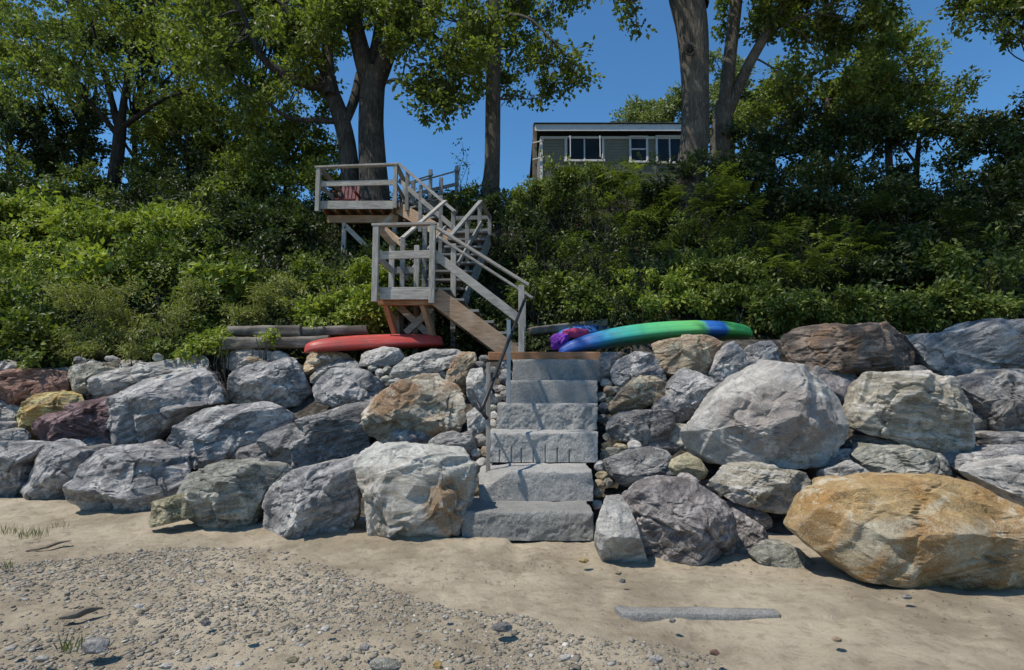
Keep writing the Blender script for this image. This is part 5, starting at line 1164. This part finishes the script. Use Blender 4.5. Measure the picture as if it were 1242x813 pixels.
T_R = [
 ('green shrub climbing below the left corner of the house', [(680,230,14.0,46,30),(650,250,13.6,30,24),(720,225,14.2,36,24)], 1700, .11, 'mid', 'broad'),
 ('dark bush beside the middle landing of the stairs', [(625,280,12.6,30,34),(640,310,12.0,34,34),(610,250,13.8,26,18)], 1200, .10, 'dark', 'broad'),
 ('mid green shrub right of the lower flight', [(670,330,11.4,36,40),(650,365,10.8,30,26),(690,360,10.8,36,30)], 1500, .10, 'mid', 'broad'),
 ('sumac shrub with long leaflets under the house windows', [(760,225,14.4,44,24),(800,215,14.6,40,22),(750,260,13.4,44,30)], 420, .12, 'mid', 'compound'),
 ('pale-tipped sumac in the middle of the right slope', [(735,300,12.2,46,36),(780,320,11.8,40,34)], 420, .12, 'mid', 'compound'),
 ('sunlit yellow-green plant above the green kayak', [(800,355,10.7,48,24),(770,370,10.3,34,20),(840,365,10.5,40,22)], 1500, .095, 'bright', 'broad'),
 ('light green bush above the blue kayak', [(740,365,10.6,34,22),(715,378,10.4,26,16)], 800, .09, 'mid', 'broad'),
 ('sumac with drooping fronds below the pale trunks', [(850,255,13.2,52,36),(900,280,12.6,50,36)], 520, .12, 'mid', 'compound'),
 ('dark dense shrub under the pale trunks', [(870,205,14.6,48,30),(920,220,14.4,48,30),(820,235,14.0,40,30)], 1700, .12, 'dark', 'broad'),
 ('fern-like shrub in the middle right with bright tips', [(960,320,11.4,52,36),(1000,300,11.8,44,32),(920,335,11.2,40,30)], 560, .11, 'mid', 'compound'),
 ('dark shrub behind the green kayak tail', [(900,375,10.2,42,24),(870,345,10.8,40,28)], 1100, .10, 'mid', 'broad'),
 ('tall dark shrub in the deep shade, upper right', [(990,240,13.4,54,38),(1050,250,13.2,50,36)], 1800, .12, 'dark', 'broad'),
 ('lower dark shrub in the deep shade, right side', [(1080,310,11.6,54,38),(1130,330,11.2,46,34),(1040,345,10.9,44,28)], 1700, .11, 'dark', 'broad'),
 ('green bush on top of the dark brown boulder', [(960,380,9.8,40,20),(1010,372,9.8,44,22)], 1100, .09, 'mid', 'broad'),
 ('mid green bush above the blue-shaded boulders', [(1070,378,9.7,42,20),(1130,372,9.5,48,22),(1180,375,9.4,40,20)], 1500, .09, 'mid', 'broad'),
 ('leafy shrub at the right edge of the slope', [(1190,320,10.6,50,38),(1240,350,10.0,44,34),(1280,300,10.6,50,50)], 1700, .11, 'mid', 'broad'),
 ('dark bush at the upper right edge', [(1130,240,13.2,54,38),(1190,250,12.8,54,40),(1250,240,12.6,50,44)], 2000, .12, 'dark', 'broad'),
 ('sumac reaching over the slope at the right', [(1090,275,12.2,50,32),(1150,290,11.8,44,30)], 480, .12, 'dark', 'compound'),
 ('green shrub filling the slope between the sumacs', [(830,300,12.0,46,34),(860,320,11.4,40,30)], 1300, .10, 'mid', 'broad'),
 ('weedy green growth on the crest beside the straight trunk', [(575,240,15.4,26,14),(620,240,15.4,22,12)], 500, .10, 'mid', 'broad'),
]
for i, (lb, cl, n_, L, lf, kd) in enumerate(T_R):
    shrub(lb, cl, n_, L, lf, kd, 8 if kd == 'broad' else 14, SR, seed=200 + i, wr=.5 if kd == 'broad' else .34, shell=.5)
# sparse sapling against the sky
sp = empty('sapling', at(560, 240, 16.5), 'thin sapling with sparse leaves against the sky by the top posts', 'plant')
polys = []; cl = []
for dx, hh in ((-6, 190), (0, 172), (5, 185), (9, 200)):
    polys.append((wiggle(at(560, 242, 16.5), at(560 + dx, hh, 16.5), 4, .05), [.012, .01, .008, .006, .004])); 
    for t in (.4, .6, .8, 1): cl.append((at(560 + dx * t + random.uniform(-3, 3), 242 + (hh - 242) * t, 16.5)[:], (.12, .12, .12)))
limb_mesh(polys, 'stems', BARKD, sp, 6); foliage('leaves', cl, 60, 3, .08, LF['tree'], sp, seed=9)
# undergrowth covering the slope
def cover(name, n, x0, x1, y0, y1, h0, h1, L, leaf, label, seed, wr=.5, per=7):
    Xc = rng.uniform(x0, x1, n); Yc = rng.uniform(y0, y1, n); Zc = Hh(Xc, Yc) + rng.uniform(h0, h1, n)
    g = fbm(np.stack([Xc, Yc, Zc], 1) * .9, 2, seed); k_ = g > -.5; P = np.stack([Xc, Yc, Zc], 1)[k_]; n = len(P)
    Ct = P[:, None] + unit(n * per).reshape(n, per, 3) * .18; Ax = unit(n * per).reshape(n, per, 3); Nn = unit(n * per).reshape(n, per, 3) * .6; Nn[..., 2] += .5; Nn[..., 1] -= .3
    Ln = L * rng.uniform(.6, 1.3, n * per); V = leaf_arrays(Ct.reshape(-1, 3), Ax.reshape(-1, 3), Nn.reshape(-1, 3), Ln, Ln * wr)
    me = np_mesh(name, V, np.arange(len(V)).reshape(-1, 4), False)
    a_ = me.attributes.new('tint', 'FLOAT', 'FACE'); a_.data.foreach_set('value', rng.random(len(V) // 4).astype(np.float32))
    return tag(link(name, me, LF[leaf]), label, 'ground cover', kind='stuff')
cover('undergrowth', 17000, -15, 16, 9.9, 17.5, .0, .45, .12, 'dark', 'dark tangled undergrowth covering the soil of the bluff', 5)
def herb(name, px, py, w_, n, hgt, label, mat='grass', Y=None):
    Yg = Y or CAMH * F / (py - 470.5); c = at(px, py, Yg); k = Yg / F * w_
    base = np.stack([c.x + rng.uniform(-k * .5, k * .5, n), Yg + rng.uniform(-k * .3, k * .3, n), np.full(n, c.z - .01)], 1)
    ax = unit(n) * .45; ax[:, 2] = 1; Ln = hgt * rng.uniform(.5, 1.2, n); Nn = unit(n); Nn[:, 2] *= .1
    V = leaf_arrays(base, ax, Nn, Ln, np.full(n, .006)); V = V - np.array(c[:])
    me = np_mesh(name, V, np.arange(len(V)).reshape(-1, 4), False); a_ = me.attributes.new('tint', 'FLOAT', 'FACE'); a_.data.foreach_set('value', rng.random(n).astype(np.float32))
    return tag(link(name, me, LF[mat], None, c), label, 'grass')
herb('grass_tuft', 40, 652, 30, 60, .12, 'sparse green grass tuft on the sand at the far left')
herb('grass_tuft', 72, 640, 20, 22, .10, 'thin grass blades beside the far left tuft, nearer the boulders')
herb('grass_tuft', 12, 648, 18, 24, .12, 'grass blades at the left edge of the sand')
herb('grass_tuft', 85, 790, 26, 34, .11, 'yellow-green grass tuft growing in the gravel at lower left')
herb('grass_tuft', 8, 690, 20, 18, .08, 'tiny dry grass tuft at the left edge above the gravel')
timber(36, 668, 84, 656, 5.0, 5.2, .07, .02, 'dry seaweed strand lying by the far left grass', BROWNW, seed=14, name='seaweed_strand')

# dark bits of dried weed washed up on the sand
n = 900; Xw = rng.uniform(-5, 5, n); Yw = 4.6 + .35 * np.sin(Xw * 1.3) + rng.normal(0, .22, n) - (Xw > 1.2) * (Xw - 1.2) * .45; ok = (rng.random(n) < .35 + .5 * (np.abs(fbm(np.stack([Xw * 2, Yw * 2, Xw * 0], 1), 2, 3)) > .25)) & (Yw < Yb(Xw) - .1)
Xw, Yw = Xw[ok], Yw[ok]; n = len(Xw); Cw = np.stack([Xw, Yw, sandz(Xw, Yw) + .004], 1); Aw = unit(n); Aw[:, 2] *= .15; Nw = unit(n) * .3; Nw[:, 2] += 1
V = leaf_arrays(Cw, Aw, Nw, rng.uniform(.008, .035, n), rng.uniform(.004, .010, n))
tag(link('seaweed_bits', np_mesh('seaweed_bits', V, np.arange(len(V)).reshape(-1, 4), False), plain('dried_weed', (.06, .045, .03), .95)), 'thin line of dark dried weed scraps on the sand', 'seaweed', kind='stuff')
# ------------------------------------------------------------------ house
HY = 25.0
hp = at(656, 155, HY); hx0, hx1 = at(655, 160, HY).x, at(846, 160, HY).x; hz1 = at(700, 166, HY).z; hz0 = 7.0
SID = None
def siding():
    k = N('green_siding'); g = k.t.nodes.new('ShaderNodeSeparateXYZ'); k.l(k.coord(), g.inputs[0])
    fr = k.math('FRACT', k.math('MULTIPLY', g.outputs[2], 7.5)); n = k.noise(k.coord(), 3, 5, .6)
    c = k.mix(k.ramp(n, .3, .7), (.22, .215, .165), (.28, .27, .215)); c = k.mix(k.ramp(fr, .14, .0), c, (.05, .06, .05))
    return k.out(c, k.bump(fr, .6, .03), .8)
SID = siding(); WHITE = plain('white_trim', (.74, .73, .70), .6, .3, 4, .25); ROOFM = plain('roof_shingles', (.06, .065, .07), .9, .2, 12, .5)
k = N('window_glass'); k.b.inputs['Roughness'].default_value = .15; k.b.inputs['Specular IOR Level'].default_value = .25
GLASS = k.out(k.mix(k.ramp(k.noise(k.coord(), .8, 3, .5), .35, .65), (.008, .01, .012), (.02, .025, .03)))
hs = empty('house', (hx0 + 3, HY, hz0), 'low green-sided house with white trim on top of the bluff', 'house')
m = MB(); m.box(((hx0 + hx1) / 2, HY + 3, (hz0 + hz1) / 2), (hx1 - hx0, 6, hz1 - hz0), None, 0); m.build('wall', SID, hs)
rz = at(700, 155, HY).z
m = MB(); m.box(((hx0 + hx1) / 2 - .05, HY + 2.95, rz + .03), (hx1 - hx0 + .5, 6.75, .04), None, .01); rf = m.build('roof', ROOFM, hs)
m = MB(); m.box(((hx0 + hx1) / 2 - .05, HY - .33, (rz + at(700, 163, HY).z) / 2), (hx1 - hx0 + .4, .05, rz - at(700, 163, HY).z), None, .005); m.build('fascia', WHITE, rf)
m = MB(); m.box(((hx0 + hx1) / 2, HY - .03, at(700, 167.5, HY).z), (hx1 - hx0, .05, .12), None, .005); m.build('frieze_board', WHITE, hs)
m = MB(); m.box((hx0 + .05, HY - .035, (hz0 + hz1) / 2), (.12, .06, hz1 - hz0 - .1), None, .005); m.build('corner_board', WHITE, hs)
def window(l, r, t, b, cols, hbar=False, open_=False):
    x0, x1, z0, z1 = at(l, t, HY).x, at(r, t, HY).x, at(l, b, HY).z, at(l, t, HY).z; c = ((x0 + x1) / 2, (z0 + z1) / 2); w_ = .09
    m = MB()
    m.box((x0 - w_ / 2, HY - .05, c[1]), (w_, .08, z1 - z0)); m.box((x1 + w_ / 2, HY - .05, c[1]), (w_, .08, z1 - z0))
    m.box((c[0], HY - .052, z0 - w_ / 2), (x1 - x0 + 2 * w_ + .06, .10, w_)); m.box((c[0], HY - .052, z1 + w_ / 2), (x1 - x0 + 2 * w_, .09, w_))
    wn = m.build('window', WHITE, hs)
    m = MB(); m.box((c[0], HY - .012, c[1]), (x1 - x0, .01, z1 - z0), None, 0); m.build('pane', GLASS, wn)
    m = MB()
    for k_ in range(1, cols): xx = x0 + (x1 - x0) * k_ / cols; m.box((xx, HY - .045, c[1]), (.06, .05, z1 - z0))
    if hbar: m.box((c[0], HY - .04, c[1] + .02), (x1 - x0, .05, .06))
    if cols > 1 or hbar: m.build('mullion', WHITE, wn)
    if open_:
        for xx, sg in ((x0, 1), (x1, -1)):
            m = MB(); ww = .3
            rot = Matrix.Rotation(R(62) * -sg, 3, 'Z'); cc = Vector((xx, HY - .1, c[1])) + rot @ Vector((sg * ww / 2, 0, 0))
            for s in (-1, 1): m.box(cc + rot @ Vector((s * ww / 2, 0, 0)), (.04, .035, z1 - z0), rot); m.box(cc + Vector((0, 0, s * (z1 - z0) / 2 * .97)), (ww, .035, .04), rot)
            m.build('sash', WHITE, wn)
window(687, 730, 169, 194.5, 2, open_=True); window(765, 783, 168, 196, 1, True); window(797, 826, 167.5, 197, 2)
cx_ = at(649, 160, HY - .3)
m = MB(); m.box((cx_.x, HY + .1, (hz0 + at(649, 151, HY).z) / 2), (.19, .3, at(649, 151, HY).z - hz0), None, .01); m.build('chimney', BROWNW, hs)
m = MB()
for zz in (175, 195): 
    q = at(650, zz, HY); m.bar((q.x - .15, HY - .12, q.z), (q.x + .35, HY - .12, q.z + .12), .04, .05)
m.build('brace', WHITE, hs)
scn.render.film_transparent = False
print('objects', len(bpy.data.objects), 'polys', sum(len(o.data.polygons) for o in bpy.data.objects if o.type == 'MESH'))
